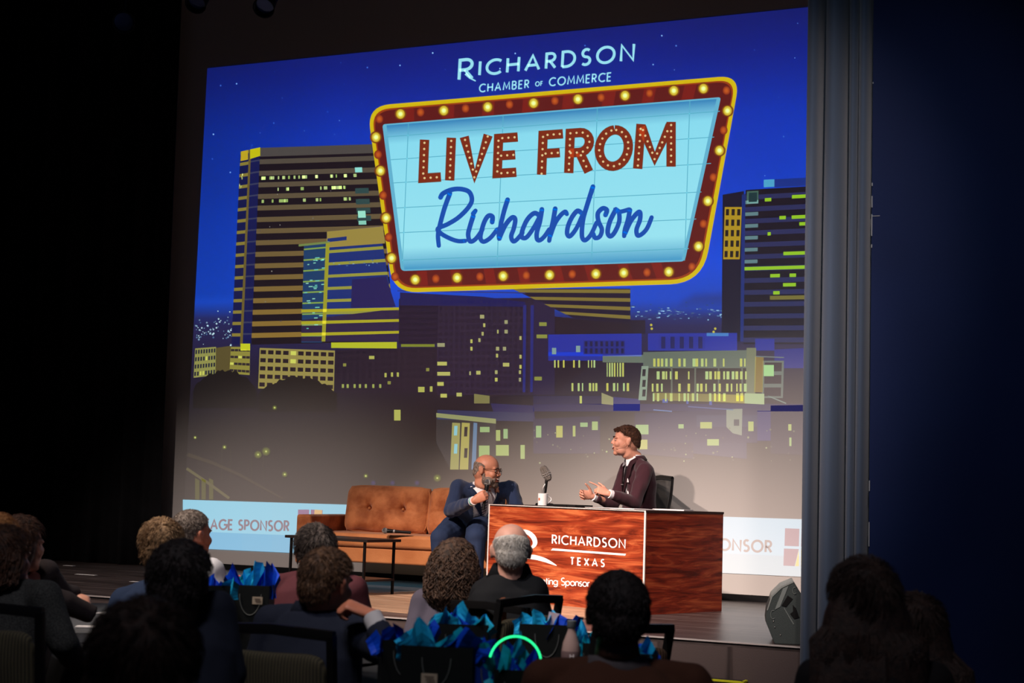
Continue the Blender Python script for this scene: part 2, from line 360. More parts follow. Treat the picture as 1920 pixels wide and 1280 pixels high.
GL = {'A': (.8, [[(0, 0), (.4, 1), (.8, 0)], [(.14, .33), (.66, .33)]]),
 'B': (.55, [[(0, 0), (0, 1), (.28, 1)]+arc(.28, .765, .22, .235, 90, -90, 8)+[(0, .53)], [(.3, .53)]+arc(.3, .265, .26, .265, 90, -90, 8)+[(0, 0)]]),
 'C': (.8, [arc(.5, .5, .5, .5, 48, 312, 22)]), 'D': (.72, [[(0, 0), (0, 1), (.22, 1)]+arc(.22, .5, .5, .5, 90, -90, 16)+[(0, 0)]]),
 'E': (.48, [[(.48, 1), (0, 1), (0, 0), (.48, 0)], [(0, .52), (.43, .52)]]), 'F': (.46, [[(.46, 1), (0, 1), (0, 0)], [(0, .52), (.4, .52)]]),
 'G': (.92, [arc(.5, .5, .5, .5, 45, 358, 24)+[(.58, .5)]]), 'H': (.66, [[(0, 0), (0, 1)], [(.66, 0), (.66, 1)], [(0, .52), (.66, .52)]]),
 'I': (.0, [[(0, 0), (0, 1)]]), 'L': (.44, [[(0, 1), (0, 0), (.44, 0)]]), 'M': (.9, [[(0, 0), (.1, 1), (.45, .2), (.8, 1), (.9, 0)]]),
 'N': (.72, [[(0, 0), (0, 1), (.72, 0), (.72, 1)]]), 'O': (1.0, [arc(.5, .5, .5, .5, 90, 450, 30)]),
 'P': (.5, [[(0, 0), (0, 1), (.24, 1)]+arc(.24, .74, .26, .26, 90, -90, 10)+[(0, .48)]]),
 'R': (.54, [[(0, 0), (0, 1), (.24, 1)]+arc(.24, .74, .26, .26, 90, -90, 10)+[(0, .48)], [(.22, .48), (.54, 0)]]),
 'S': (.5, [arc(.26, .755, .22, .245, 40, 262, 12)+arc(.24, .255, .25, .255, 82, -140, 12)]), 'T': (.56, [[(0, 1), (.56, 1)], [(.28, 1), (.28, 0)]]),
 'V': (.76, [[(0, 1), (.38, 0), (.76, 1)]]), 'X': (.64, [[(0, 0), (.64, 1)], [(0, 1), (.64, 0)]]),
 'e': (.56, [[(.02, .3), (.54, .3)]+arc(.28, .3, .28, .3, 8, 312, 16)]), 's': (.32, [arc(.17, .455, .14, .145, 40, 262, 9)+arc(.15, .155, .16, .155, 82, -140, 9)]),
 'n': (.42, [[(0, 0), (0, .6)], [(0, .36)]+arc(.21, .38, .21, .22, 180, 0, 9)+[(.42, 0)]]), 't': (.26, [[(.12, .85), (.12, 0)], [(0, .6), (.26, .6)]]),
 'i': (0, [[(0, 0), (0, .6)], [(0, .76), (0, .85)]]), 'g': (.54, [arc(.27, .3, .27, .3, 0, 360, 18), [(.54, .6), (.54, -.06)]+arc(.27, -.06, .27, .2, 0, -150, 10)]),
 'p': (.54, [arc(.27, .3, .27, .3, 0, 360, 18), [(0, .6), (0, -.3)]]), 'o': (.56, [arc(.28, .3, .28, .3, 0, 360, 18)]), 'r': (.24, [[(0, 0), (0, .6)], [(0, .33)]+arc(.24, .34, .24, .25, 180, 85, 7)]),
 'D2': (0, []), ' ': (.25, [])}
def text(art, s, p0, p1, h0, h1, th, gap, col, ly, up=(.035, -1), first=1.0):
    n = len(s); W = sum(GL[c][0]*(first if i == 0 else 1) for i, c in enumerate(s)) + gap*(n-1)
    x = 0
    for i, ch in enumerate(s):
        k = first if i == 0 else 1; wd, st = GL[ch]
        for pl in st:
            q = []
            for gx, gy in pl:
                u = (x+gx*k)/W; bx = p0[0]+(p1[0]-p0[0])*u; by = p0[1]+(p1[1]-p0[1])*u; h = h0+(h1-h0)*u
                yy = gy*k - (k-1)*.42; q.append((bx+up[0]*yy*h, by+up[1]*yy*h))
            art.ribbon(q, th*(1.15 if k > 1 else 1), col, ly)
        x += wd*k + gap
# --- sky
sky = Art(); nx, ny = 44, 60
def skyc(px, py):
    st = [(20, (7, 20, 96)), (120, (4, 28, 128)), (240, (0, 48, 172)), (400, (0, 62, 198)), (520, (0, 70, 210)), (570, (10, 66, 185)), (600, (32, 34, 84)), (660, (30, 26, 60)), (740, (24, 20, 34)), (820, (18, 16, 18)), (1100, (22, 18, 16))]
    for (a, ca), (b_, cb) in zip(st, st[1:]):
        if py <= b_: c = lerp(ca, cb, (py-a)/(b_-a)); break
    else: c = st[-1][1]
    k = .82+.18*min(1, max(0, (px-380)/260)) if py < 560 else 1
    return tuple(x*k*(1+.05*noise.noise(V(px*.006, py*.006, 0))) for x in c)
def grid_pt(i, j): # plane grid in metres, back to photo coordinates only to look up the colour
    X = 7.6*i/nx; Z = .71+(5.685-.71)*j/ny; d = V(X, 0, Z)+V(0, 0, 0)-CAM+V(0, 0, 0)
    z = d.dot(FW); return X, Z, 960+FPX*d.dot(RT)/z, 640-FPX*d.dot(UP)/z
Z0S = .229+SZ; Z1S = Z0S+4.936
vs = []; cc = []
for j in range(ny+1):
    for i in range(nx+1):
        X = 7.6*i/nx; Z = Z0S+(Z1S-Z0S)*j/ny; d = V(X, 0, Z)-CAM; z = d.dot(FW)
        px, py = 960+FPX*d.dot(RT)/z, 640-FPX*d.dot(UP)/z
        vs.append((X-3.4, 0, Z-SZ)); cc.append(C3(skyc(px, py + .055*(px-900) if py < 560 else py)))
for j in range(ny):
    for i in range(nx):
        q = (j*(nx+1)+i, j*(nx+1)+i+1, (j+1)*(nx+1)+i+1, (j+1)*(nx+1)+i); sky.f.append(q); sky.c.append([cc[k] for k in q])
sky.v = vs
sky.obj('projected_sky', sm, scr, False, recalc=False)
stars = Art()
rnd = random.Random(8)
for _ in range(110):
    x = rnd.uniform(395, 1505); y = rnd.uniform(135-(x-389)*.1, 330); k = rnd.random()
    if 700 < x < 1380 and y > 140: continue
    stars.disc(x, y, rnd.choice((.8, 1, 1.6)), lerp((30, 80, 190), (150, 200, 250), k*k), 1, n=6)
stars.obj('projected_stars', smd, scr, False, recalc=False)['kind'] = 'stuff'
# --- skyline
city = Art(); R = random.Random(4)
def facade(Q, n, base, band, frac, ly, off=0, band2=None, jit=0):
    city.poly(Q, base, ly); f = city.quadmap(Q)
    for k in range(n):
        v0 = (k+off)/n; v1 = v0+frac/n
        c = band if not band2 else lerp(band, band2, k/n)
        city.cell(f, 0, 1, v0, min(1, v1), c, ly+1)
    return f
def lights(f, u0, u1, v0, v1, n, col, ly, su=.01, sv=.012):
    for _ in range(n):
        u = R.uniform(u0, u1); v = R.uniform(v0, v1) if v1 > v0 else v0; w_ = su*R.uniform(.5, 1.6)
        city.cell(f, u, min(1, u+w_), v, v+sv, lerp(col, (240, 250, 200), R.random()*.4), ly)
# distant lights and ridge
for _ in range(70): city.disc(R.uniform(366, 436), R.gauss(618, 12), R.uniform(.8, 2), lerp((60, 90, 130), (190, 225, 230), R.random()), 1, n=6)
for _ in range(90): city.disc(R.uniform(1184, 1354), R.gauss(587, 7), R.uniform(1, 3.6), lerp((34, 60, 110), (150, 195, 225), R.random()**1.6), 1, n=8, ry=R.uniform(.7, 1.4))
for x_, y_ in ((1221, 609), (1222, 616), (1341, 616), (1338, 622), (1193, 610)): city.disc(x_, y_, 2.4, (190, 180, 60), 2, n=8)
# tower A
A = [(488, 277), (706, 270), (742, 640), (471, 646)]
f = facade(A, 17, (16, 10, 22), (74, 68, 62), .42, 2, 0, (138, 108, 44))
city.cell(f, 0, 1, 0, .045, (72, 68, 66), 4)
for r_, n_ in ((2, 26), (3, 15), (4, 12)): lights(f, .02, .8, (r_+.5)/17, 0, n_, (140, 170, 90), 5, .018, .016)
lights(f, .02, .95, .1, .9, 26, (70, 60, 70), 5, .006, .006)
for v_ in (.235, .29, .335, .375): city.cell(f, .79, .9, v_-.015, v_+.012, (40, 70, 70), 5)
city.cell(f, .80, .86, .115, .14, (140, 220, 210), 6); city.cell(f, .80, .86, .335, .37, (150, 225, 200), 6); city.cell(f, .80, .86, .385, .405, (130, 200, 180), 6)
B_ = [(451, 284), (467, 281), (450, 646), (434, 646)]
f = facade(B_, 17, (8, 18, 70), (130, 118, 50), .28, 2); lights(f, 0, .8, .1, .2, 8, (160, 170, 90), 4, .1, .01)
city.poly([(467, 281), (471, 280), (455, 646), (450, 646)], (100, 86, 40), 4)
B2 = [(471, 280), (488, 277), (471, 646), (455, 646)]
f = facade(B2, 17, (10, 20, 76), (50, 54, 84), .14, 3)
city.poly([(452, 284), (465, 281), (465, 299), (451, 302)], (186, 162, 30), 5); city.poly([(469, 280), (488, 276), (488, 292), (469, 298)], (190, 185, 10), 5)
# block B in front
f = facade([(613, 434), (712, 424), (748, 640), (606, 640)], 9, (18, 44, 112), (146, 146, 58), .24, 6, .55)
city.poly([(613, 434), (718, 424), (722, 456), (613, 464)], (150, 132, 62), 8)
city.poly([(614, 447), (650, 443), (650, 450), (614, 454)], (22, 44, 110), 9)
lights(f, .1, .95, .28, .33, 12, (70, 110, 150), 9, .02, .008)
city.poly([(660, 524), (724, 518), (742, 575), (658, 577)], (28, 26, 84), 9)
f2 = facade([(570, 460), (612, 456), (604, 642), (565, 642)], 9, (20, 58, 100), (124, 156, 70), .14, 7, .3)
lights(f2, 0, .9, .05, .9, 30, (90, 190, 170), 9, .14, .01)
city.poly([(560, 458), (618, 452), (618, 456), (560, 462)], (110, 130, 70), 9)
city.poly([(611, 456), (618, 455), (610, 640), (603, 640)], (150, 148, 40), 10)
city.poly([(565, 600), (748, 578), (748, 640), (565, 640)], (40, 30, 62), 8)
for y0 in (576, 598, 620):
    city.poly([(565, y0+4), (748, y0), (748, y0+5), (565, y0+10)], (166, 160, 32), 10)
city.poly([(621, 642), (744, 641), (744, 653), (621, 652)], (176, 182, 36), 10)
city.poly([(752, 645), (815, 645), (815, 650), (752, 650)], (120, 128, 40), 10)
# low offices on the left
def windows(Q, nu, nv, wall, win, ly, fu=.6, fv=.55, lit=0, litc=(200, 205, 90)):
    city.poly(Q, wall, ly); f = city.quadmap(Q)
    for a in range(nu):
        for b in range(nv):
            c = litc if R.random() < lit else win
            city.cell(f, (a+.5-fu/2)/nu, (a+.5+fu/2)/nu, (b+.5-fv/2)/nv, (b+.5+fv/2)/nv, c, ly+1)
    return f
windows([(487, 652), (628, 657), (626, 733), (484, 728)], 10, 5, (146, 134, 70), (32, 22, 30), 11, .72, .5, .06)
windows([(366, 653), (405, 650), (404, 703), (363, 708)], 8, 4, (140, 140, 74), (30, 34, 50), 11, .6, .55, .15)
city.poly([(405, 652), (433, 648), (430, 700), (404, 702)], (86, 76, 40), 11)
windows([(433, 650), (469, 650), (468, 703), (430, 700)], 5, 4, (138, 132, 56), (44, 36, 40), 11, .9, .35, .1)
city.poly([(451, 644), (469, 644), (469, 657), (451, 657)], (190, 196, 30), 12)
windows([(629, 656), (820, 650), (820, 735), (627, 735)], 16, 7, (30, 22, 40), (22, 16, 34), 10, .5, .5, .06, (130, 130, 60))
for x_ in (641, 650, 663, 673, 684, 698, 711): city.poly([(x_, 720), (x_+4, 720), (x_+4, 727), (x_, 727)], (150, 160, 80), 12)
for x_, y_, w_, h_ in ((739, 768, 12, 20), (784, 725, 12, 10), (806, 724, 5, 10), (721, 699, 4, 8), (733, 698, 4, 8), (744, 698, 4, 8), (692, 667, 10, 6)):
    city.poly([(x_, y_), (x_+w_, y_), (x_+w_, y_+h_), (x_, y_+h_)], (170, 172, 82), 12)
# dark towers in the middle
windows([(748, 560), (822, 560), (822, 645), (748, 645)], 6, 8, (26, 18, 44), (20, 14, 36), 9, .8, .35)
windows([(822, 560), (1003, 558), (1003, 740), (820, 740)], 18, 15, (34, 26, 52), (26, 18, 40), 11, .55, .55, .0)
for x_, y_, w_ in ((900, 590, 8), (906, 606, 4), (946, 600, 6), (946, 618, 6), (932, 618, 3), (903, 622, 4), (897, 634, 4), (974, 630, 4), (930, 650, 6), (943, 650, 6), (930, 663, 4), (943, 680, 12), (974, 665, 4), (974, 684, 4), (882, 636, 4), (882, 650, 4), (928, 694, 5), (928, 708, 5), (973, 694, 4), (973, 708, 4), (893, 695, 8), (820, 643, 14), (820, 678, 18), (820, 697, 24), (820, 716, 12), (826, 738, 12), (856, 736, 10), (880, 696, 3)):
    city.poly([(x_, y_), (x_+w_, y_), (x_+w_, y_+7), (x_, y_+7)], lerp((190, 190, 90), (150, 150, 110), R.random()), 14)
for x_ in (981, 995): city.poly([(x_, 572), (x_+6, 572), (x_+4, 735), (x_-1, 735)], (24, 34, 110), 13)
city.poly([(750, 548), (905, 556), (985, 566), (985, 575), (750, 572)], (18, 22, 78), 12)
f = facade([(960, 541), (1182, 541), (1182, 606), (1075, 596)], 4, (20, 16, 42), (120, 106, 48), .42, 12, .1)
windows([(1003, 590), (1182, 606), (1205, 740), (1003, 740)], 12, 8, (28, 20, 36), (24, 16, 34), 11, .5, .5, .0)
# blue roofs
for q, c in (([(1028, 627), (1203, 625), (1203, 668), (1028, 667)], (24, 42, 150)), ([(1215, 625), (1382, 624), (1382, 657), (1215, 657)], (28, 44, 150)), ([(1416, 635), (1452, 635), (1452, 657), (1416, 657)], (24, 40, 140)), ([(1452, 655), (1640, 646), (1640, 690), (1452, 690)], (22, 34, 120)), ([(1028, 660), (1130, 660), (1130, 676), (1028, 676)], (24, 40, 140))):
    city.poly(q, c, 13)
city.poly([(1325, 624), (1366, 624), (1366, 630), (1325, 630)], (60, 120, 190), 14)
windows([(1094, 638), (1172, 638), (1172, 664), (1094, 664)], 8, 2, (22, 34, 120), (16, 18, 62), 14, .5, .7)
windows([(1235, 630), (1322, 630), (1322, 654), (1235, 654)], 5, 1, (26, 40, 140), (18, 24, 84), 14, .45, .9)
for x_, y_ in ((1035, 652), (1080, 648)): city.poly([(x_, y_), (x_+8, y_), (x_+8, y_+12), (x_, y_+12)], (120, 150, 150), 15)
# apartments mid
windows([(1130, 666), (1205, 666), (1205, 740), (1036, 740)], 1, 1, (30, 24, 42), (30, 24, 42), 12.4)
def strip(x0, x1, y, h, n, lit, c=(190, 188, 80), ly=16):
    for k in range(n):
        if R.random() < lit:
            x_ = x0+(x1-x0)*(k+R.random()*.4)/n; w_ = (x1-x0)/n*R.uniform(.3, .7)
            city.poly([(x_, y), (x_+w_, y), (x_+w_, y+h), (x_, y+h)], lerp(c, (150, 200, 160), R.random()*.6), ly)
strip(1038, 1130, 675, 14, 16, .55); strip(1070, 1200, 718, 15, 20, .5); strip(1084, 1096, 742, 14, 1, 1)
city.poly([(1130, 667), (1206, 665), (1206, 680), (1130, 679)], (96, 110, 96), 13); strip(1132, 1170, 680, 26, 8, .8)
city.poly([(1206, 660), (1412, 656), (1412, 690), (1206, 690)], (92, 104, 92), 13)
city.poly([(1206, 690), (1412, 690), (1412, 752), (1206, 752)], (40, 34, 34), 13)
for y_ in (672, 696, 719, 737): strip(1222, 1402, y_, 15, 22, .62)
for x_ in (1258, 1302, 1346, 1390): city.poly([(x_, 672), (x_+3, 672), (x_+3, 752), (x_, 752)], (90, 98, 84), 15)
city.poly([(1225, 736), (1412, 740), (1412, 755), (1225, 750)], (120, 112, 50), 14)
city.poly([(1203, 686), (1216, 686), (1212, 750), (1197, 750)], (130, 150, 130), 15)
for y_ in (692, 712, 730): city.poly([(1205, y_), (1211, y_), (1210, y_+13), (1204, y_+13)], (36, 34, 40), 16)
city.poly([(1400, 652), (1418, 652), (1416, 740), (1398, 740)], (110, 116, 90), 15)
city.poly([(1416, 668), (1432, 668), (1430, 735), (1414, 735)], (124, 104, 44), 15)
windows([(1430, 676), (1470, 676), (1468, 746), (1428, 746)], 1, 3, (92, 104, 96), (34, 26, 36), 15, .8, .7)
city.poly([(1432, 684), (1451, 684), (1451, 705), (1432, 705)], (150, 200, 130), 17)
city.poly([(1396, 737), (1433, 738), (1433, 758), (1396, 756)], (158, 176, 128), 17); city.poly([(1340, 738), (1396, 742), (1396, 756), (1340, 753)], (140, 128, 56), 16)
city.poly([(1128, 736), (1150, 745), (1150, 759), (1128, 757)], (140, 138, 96), 16)
city.poly([(889, 738), (918, 742), (918, 756), (889, 756)], (120, 116, 70), 16)
# right tower
city.poly([(1355, 365), (1395, 358), (1392, 640), (1353, 640)], (12, 14, 40), 8)
windows([(1359, 388), (1391, 388), (1387, 486), (1356, 486)], 3, 5, (168, 138, 26), (26, 20, 20), 10, .55, .6)
city.poly([(1391, 365), (1398, 363), (1394, 640), (1388, 640)], (14, 40, 110), 10)
f = facade([(1398, 356), (1640, 342), (1636, 645), (1394, 645)], 13, (12, 10, 28), (34, 40, 84), .4, 8, .45)
for k in range(6): city.cell(f, .0, .1, (k*1.0+.9)/13, (k+1.2)/13, (90, 124, 130), 11)
city.cell(f, .01, .1, .01, .09, (60, 96, 84), 11); city.cell(f, .025, .09, .02, .08, (14, 50, 56), 12)
for u0, u1, v in ((.3, .4, .06), (.72, 1, .05), (.53, .63, .18), (.72, 1, .18), (.84, .95, .225), (.35, .4, .28), (.6, 1, .41), (0, 1, .5), (.4, .55, .55), (.7, .8, .55), (.6, .8, .61), (.45, .55, .66)): city.cell(f, u0/2, u1/2, v, v+.022, (140, 190, 30), 12)
city.cell(f, .2, .9, .69, .715, (110, 104, 44), 12)
city.poly([(1432, 337), (1452, 336), (1452, 350), (1432, 351)], (70, 160, 200), 9); city.poly([(1452, 336), (1600, 328), (1600, 344), (1452, 351)], (10, 44, 130), 9)
# hazy blue roofs between the blocks
for q, c in (([(1000, 742), (1130, 742), (1130, 758), (1000, 756)], (26, 26, 62)), ([(1150, 744), (1200, 748), (1200, 770), (1150, 770)], (34, 38, 100)), ([(1000, 757), (1660, 757), (1660, 771), (1000, 771)], (28, 28, 72)), ([(920, 756), (1000, 760), (1004, 790), (930, 786)], (30, 30, 76)), ([(1190, 773), (1300, 773), (1300, 860), (1190, 850)], (26, 26, 56)), ([(1414, 770), (1445, 770), (1445, 826), (1414, 826)], (32, 34, 92)), ([(1445, 760), (1660, 756), (1660, 860), (1445, 850)], (24, 22, 46)), ([(1300, 800), (1400, 802), (1400, 860), (1300, 850)], (30, 36, 70)), ([(1000, 560), (1040, 575), (1040, 740), (1000, 740)], (30, 24, 58)), ([(1182, 600), (1210, 600), (1210, 626), (1182, 626)], (28, 24, 44))):
    city.poly(q, c, 12.7)
for x_, y_, w_ in ((1011, 604, 14), (1006, 627, 20), (1002, 706, 14), (1242, 748, 10), (1287, 750, 4), (1330, 752, 5)): city.poly([(x_, y_), (x_+w_, y_), (x_+w_, y_+7), (x_, y_+7)], (130, 136, 60) if y_ < 720 else (60, 80, 150), 15)
for x0, y0, x1, y1, c in ((1290, 762, 1375, 768, (70, 84, 130)), (1440, 742, 1474, 756, (110, 128, 120)), (1225, 768, 1260, 771, (80, 110, 160)), (745, 545, 985, 549, (40, 46, 110)), (1418, 668, 1470, 670, (96, 110, 110))): city.ribbon([(x0, y0), (x1, y1)], 2, c, 16)
# houses lower right
city.poly([(820, 768), (1000, 774), (1000, 790), (820, 786)], (40, 46, 80), 14)
city.poly([(818, 775), (930, 790), (930, 880), (845, 880), (818, 830)], (46, 44, 46), 14)
city.poly([(818, 774), (930, 785), (930, 794), (818, 782)], (140, 144, 96), 16)
for x0, c in ((848, (150, 146, 84)), (866, (164, 156, 80)), (888, (90, 120, 150))): city.poly([(x0, 792), (x0+(15 if x0 < 880 else 7), 793), (x0+(12 if x0 < 880 else 4), 880), (x0-4, 880)], c, 17)
for x_, y_ in ((852, 798), (852, 832), (871, 800), (871, 840)): city.poly([(x_, y_), (x_+6, y_), (x_+5, y_+18), (x_-1, y_+18)], (130, 190, 200) if x_ < 860 else (40, 34, 34), 18)
for x_, y_, w_, h_ in ((930, 806, 8, 20), (944, 804, 8, 18), (930, 834, 24, 20), (976, 834, 8, 26), (1005, 798, 10, 22), (1043, 798, 12, 22), (1074, 798, 5, 20), (1088, 792, 14, 8), (1110, 790, 11, 16), (1192, 796, 24, 18), (1192, 824, 22, 18), (1272, 795, 10, 8), (1313, 791, 22, 12), (1403, 790, 10, 18), (1478, 795, 6, 12), (1326, 823, 22, 12), (900, 800, 18, 10), (898, 835, 20, 24), (1480, 820, 4, 16)):
    city.poly([(x_, y_), (x_+w_, y_), (x_+w_, y_+h_), (x_, y_+h_)], lerp((168, 168, 80), (120, 170, 130), R.random()*.7), 18)
city.poly([(1000, 785), (1125, 780), (1125, 850), (1000, 850)], (26, 26, 58), 13)
city.poly([(1210, 775), (1420, 765), (1420, 830), (1210, 830)], (28, 30, 66), 13); city.poly([(1306, 778), (1420, 778), (1420, 800), (1306, 800)], (44, 50, 80), 14)
city.poly([(1362, 767), (1392, 766), (1391, 816), (1374, 812), (1362, 800)], (124, 132, 116), 16); city.poly([(1376, 786), (1386, 786), (1386, 798), (1376, 798)], (40, 50, 60), 17)
for _ in range(60): city.disc(R.uniform(1000, 1500), R.uniform(800, 870), R.uniform(.8, 2.2), lerp((60, 60, 60), (150, 160, 110), R.random()), 18, n=6)
# trees
def mound(x0, x1, y, h, seed, col=(17, 15, 16), ly=19):
    q = random.Random(seed); n = 26; top = []
    for i in range(n+1):
        t = i/n; top.append((x0+(x1-x0)*t, y-h*math.sin(PI*t)**.7-q.uniform(0, 6)))
    for i in range(n): city.poly([top[i], top[i+1], (top[i+1][0], y+30), (top[i][0], y+30)], col, ly)
mound(362, 482, 735, 38, 1); mound(484, 632, 742, 32, 3, ly=19.8)
# road and lamps low on the left
city.ribbon([(352, 852), (400, 868), (450, 890), (500, 918), (530, 934)], 7, (44, 38, 26), 20, 3)
city.ribbon([(350, 878), (390, 905), (430, 934)], 5, (80, 76, 44), 20); 
for x_ in (366, 378, 392): city.poly([(x_, 896), (x_+8, 900), (x_+8, 936), (x_, 936)], (70, 70, 26), 20)
for x_, y_, r_ in ((484, 852, 8), (499, 846, 9), (534, 889, 6), (421, 838, 5), (366, 820, 4), (820, 896, 8), (686, 892, 5), (515, 764, 5)):
    city.disc(x_, y_, r_, (120, 130, 40), 21, (18, 16, 16)); city.disc(x_, y_, 1.6, (190, 200, 110), 22, n=8)
for x_ in (493, 471, 415, 432): city.poly([(x_, 840), (x_+1.5, 840), (x_+1.5, 900), (x_, 900)], (40, 38, 30), 20)
for x_ in (700, 736, 782): city.disc(x_, 905, 6, (40, 36, 90), 21, (20, 17, 17))
city.obj('projected_skyline', smd, scr, False, recalc=False)
# --- banner with sponsor text
ban = Art()
top = lambda x: 936.5 + (x-346)*.0305 + max(0, x-700)*.0016; bot = lambda x: 1026.5+(x-341)*.0467
n_ = 24
for i in range(n_):
    xa = 343+1330*i/n_; xb = 343+1330*(i+1)/n_
    ca = lerp((122, 190, 214), (140, 176, 194), (xa-400)/900); cb = lerp((84, 166, 204), (140, 168, 180), (xa-400)/900)
    ym = lambda x: top(x)*.35+bot(x)*.65
    ban.poly([(xa, top(xa)), (xb, top(xb)), (xb, ym(xb)), (xa, ym(xa))], ca, 24); ban.poly([(xa, ym(xa)), (xb, ym(xb)), (xb, bot(xb)), (xa, bot(xa))], cb, 24)
tc_ = (112, 94, 108)
text(ban, 'STAGE SPONSOR', (372, 991), (541, 995), 17.5, 18, 3.6, .3, tc_, 25)
text(ban, 'STAGE SPONSOR', (1213, 1024), (1446, 1035), 20, 20.5, 4.2, .3, (104, 92, 92), 25)
pc = (128, 92, 128)
for q, c in (([(559, 955), (580, 955), (579, 989), (558, 989)], pc), ([(583, 955), (605, 956), (604, 990), (582, 989)], pc), ([(590, 955), (604, 956), (604, 968), (589, 968)], (170, 150, 60)), ([(558, 994), (579, 994), (578, 1029), (557, 1028)], pc), ([(583, 994), (604, 995), (603, 1030), (582, 1029)], (170, 150, 60))): ban.poly(q, c, 25)
pc = (112, 78, 100)
for q, c in (([(1472, 990), (1499, 991), (1498, 1024), (1471, 1023)], pc), ([(1503, 991), (1530, 992), (1529, 1025), (1502, 1024)], pc), ([(1470, 1028), (1498, 1029), (1490, 1061), (1469, 1060)], pc), ([(1498, 1031), (1498, 1061), (1491, 1061)], (190, 170, 70)), ([(1502, 1030), (1528, 1031), (1528, 1062), (1502, 1061)], (190, 170, 70))): ban.poly(q, c, 25)
ban.obj('sponsor_banner', smd, scr, False, recalc=False)
# --- top lettering
let = Art(); lc = (150, 222, 238)
text(let, 'RICHARDSON', (861, 144.5), (1187, 112.5), 25, 30, 5.0, .42, lc, 26, (.06, -1), 1.45)
let.ribbon([(873, 138), (881, 146), (892, 152)], 5, lc, 26, 2)
text(let, 'CHAMBER', (899, 172.5), (991, 164.5), 14, 14.5, 2.3, .4, lc, 26, (.06, -1)); text(let, 'OF', (1004, 161.5), (1017, 160.5), 8, 8, 1.6, .4, lc, 26, (.06, -1))
text(let, 'COMMERCE', (1030, 161), (1145, 151.5), 14.5, 15, 2.4, .36, lc, 26, (.06, -1))
let.obj('chamber_lettering', smd, scr, False, recalc=False)
# --- marquee
mq = Art()
def rounded(P, rad):
    out = []; n = len(P)
    for i in range(n):
        p = V(*P[i]); a = V(*P[i-1]); b = V(*P[(i+1) % n]); r = rad[i]
        p0 = p+(a-p).normalized()*r; p1 = p+(b-p).normalized()*r
        for k in range(9): t = k/8; q = p0*(1-t)**2+p*2*t*(1-t)+p1*t*t; out.append((q.x, q.y))
    return out
mq.poly(rounded([(688, 199), (1388, 141), (1317, 531), (737, 549)], (44, 40, 62, 46)), (206, 180, 8), 28)
mq.poly(rounded([(696, 206), (1380, 149), (1309, 523), (743, 541)], (36, 34, 52, 38)), (150, 58, 14), 29)
mq.poly(rounded([(699, 209), (1377, 152), (1306, 520), (746, 538)], (36, 34, 52, 38)), (92, 20, 20), 30)
for k in range(17):
    for (a, b, c, d) in (((716, 207), (1360, 152), (1352, 183), (717, 233)), ((750, 508), (1283, 490), (1296, 522), (752, 538))):
        f = mq.quadmap([a, b, c, d])
        if k % 2: mq.cell(f, k/17, k/17+.035, .05, .95, (120, 26, 20), 31)
P0 = [(717, 233), (1352, 182), (1284, 490), (752, 508)]
mq.poly(rounded(P0, (6, 6, 8, 8)), (96, 176, 206), 32)
f = mq.quadmap(P0)
for (v0, v1, ca, cb) in ((.0, .14, (46, 128, 184), (134, 218, 238)), (.14, .84, (134, 218, 238), (150, 226, 240)), (.84, 1, (150, 226, 240), (60, 150, 196))):
    m0, m1 = .012, .988; mq.poly([f(m0, max(v0, .01)), f(m1, max(v0, .01)), f(m1, min(v1, .99)), f(m0, min(v1, .99))], [ca, ca, cb, cb], 33)
lnc = (84, 172, 196); Zq = lambda x, y: (660+x/2.525, 60+y/2.525)
for a, b in (((160, 497), (1742, 375)), ((180, 605), (1715, 497)), ((190, 715), (1700, 622)), ((210, 833), (1655, 757)), ((225, 950), (1630, 885)), ((235, 1080), (1595, 1025)), ((268, 432), (238, 1125)), ((716, 397), (687, 1108)), ((1162, 360), (1134, 1095)), ((1600, 326), (1575, 1082))):
    mq.ribbon([Zq(*a), Zq(*b)], 1.4, lnc, 34)
for x, y in ((230, 388), (435, 372), (643, 355), (860, 337), (1070, 318), (1293, 301), (1524, 278), (1664, 268), (1778, 373), (1740, 561), (1685, 800), (1641, 1015), (1500, 1135), (1287, 1140), (1155, 1145), (936, 1150), (716, 1155), (498, 1163), (300, 1172), (188, 1070), (162, 880), (135, 657), (114, 498)):
    p = Zq(x, y); mq.disc(*p, 11.5, (214, 170, 0), 35, (100, 26, 18), 18); mq.disc(*p, 8, (244, 248, 120), 36, (196, 160, 0), 16, 9); mq.disc(*p, 4.4, (236, 255, 200), 37, (240, 248, 110), 12)
for x, y in ((130, 412), (325, 380), (538, 362), (746, 343), (961, 326), (1180, 310), (1409, 290), (1773, 277), (1760, 465), (1711, 688), (1664, 908), (1610, 1112), (1397, 1138), (1043, 1146), (825, 1152), (606, 1158), (397, 1168), (204, 1158), (174, 972), (148, 773), (124, 580)):
    p = Zq(x, y); mq.disc(*p, 7.5, (206, 96, 30), 35, (120, 30, 18), 14, 8.5)
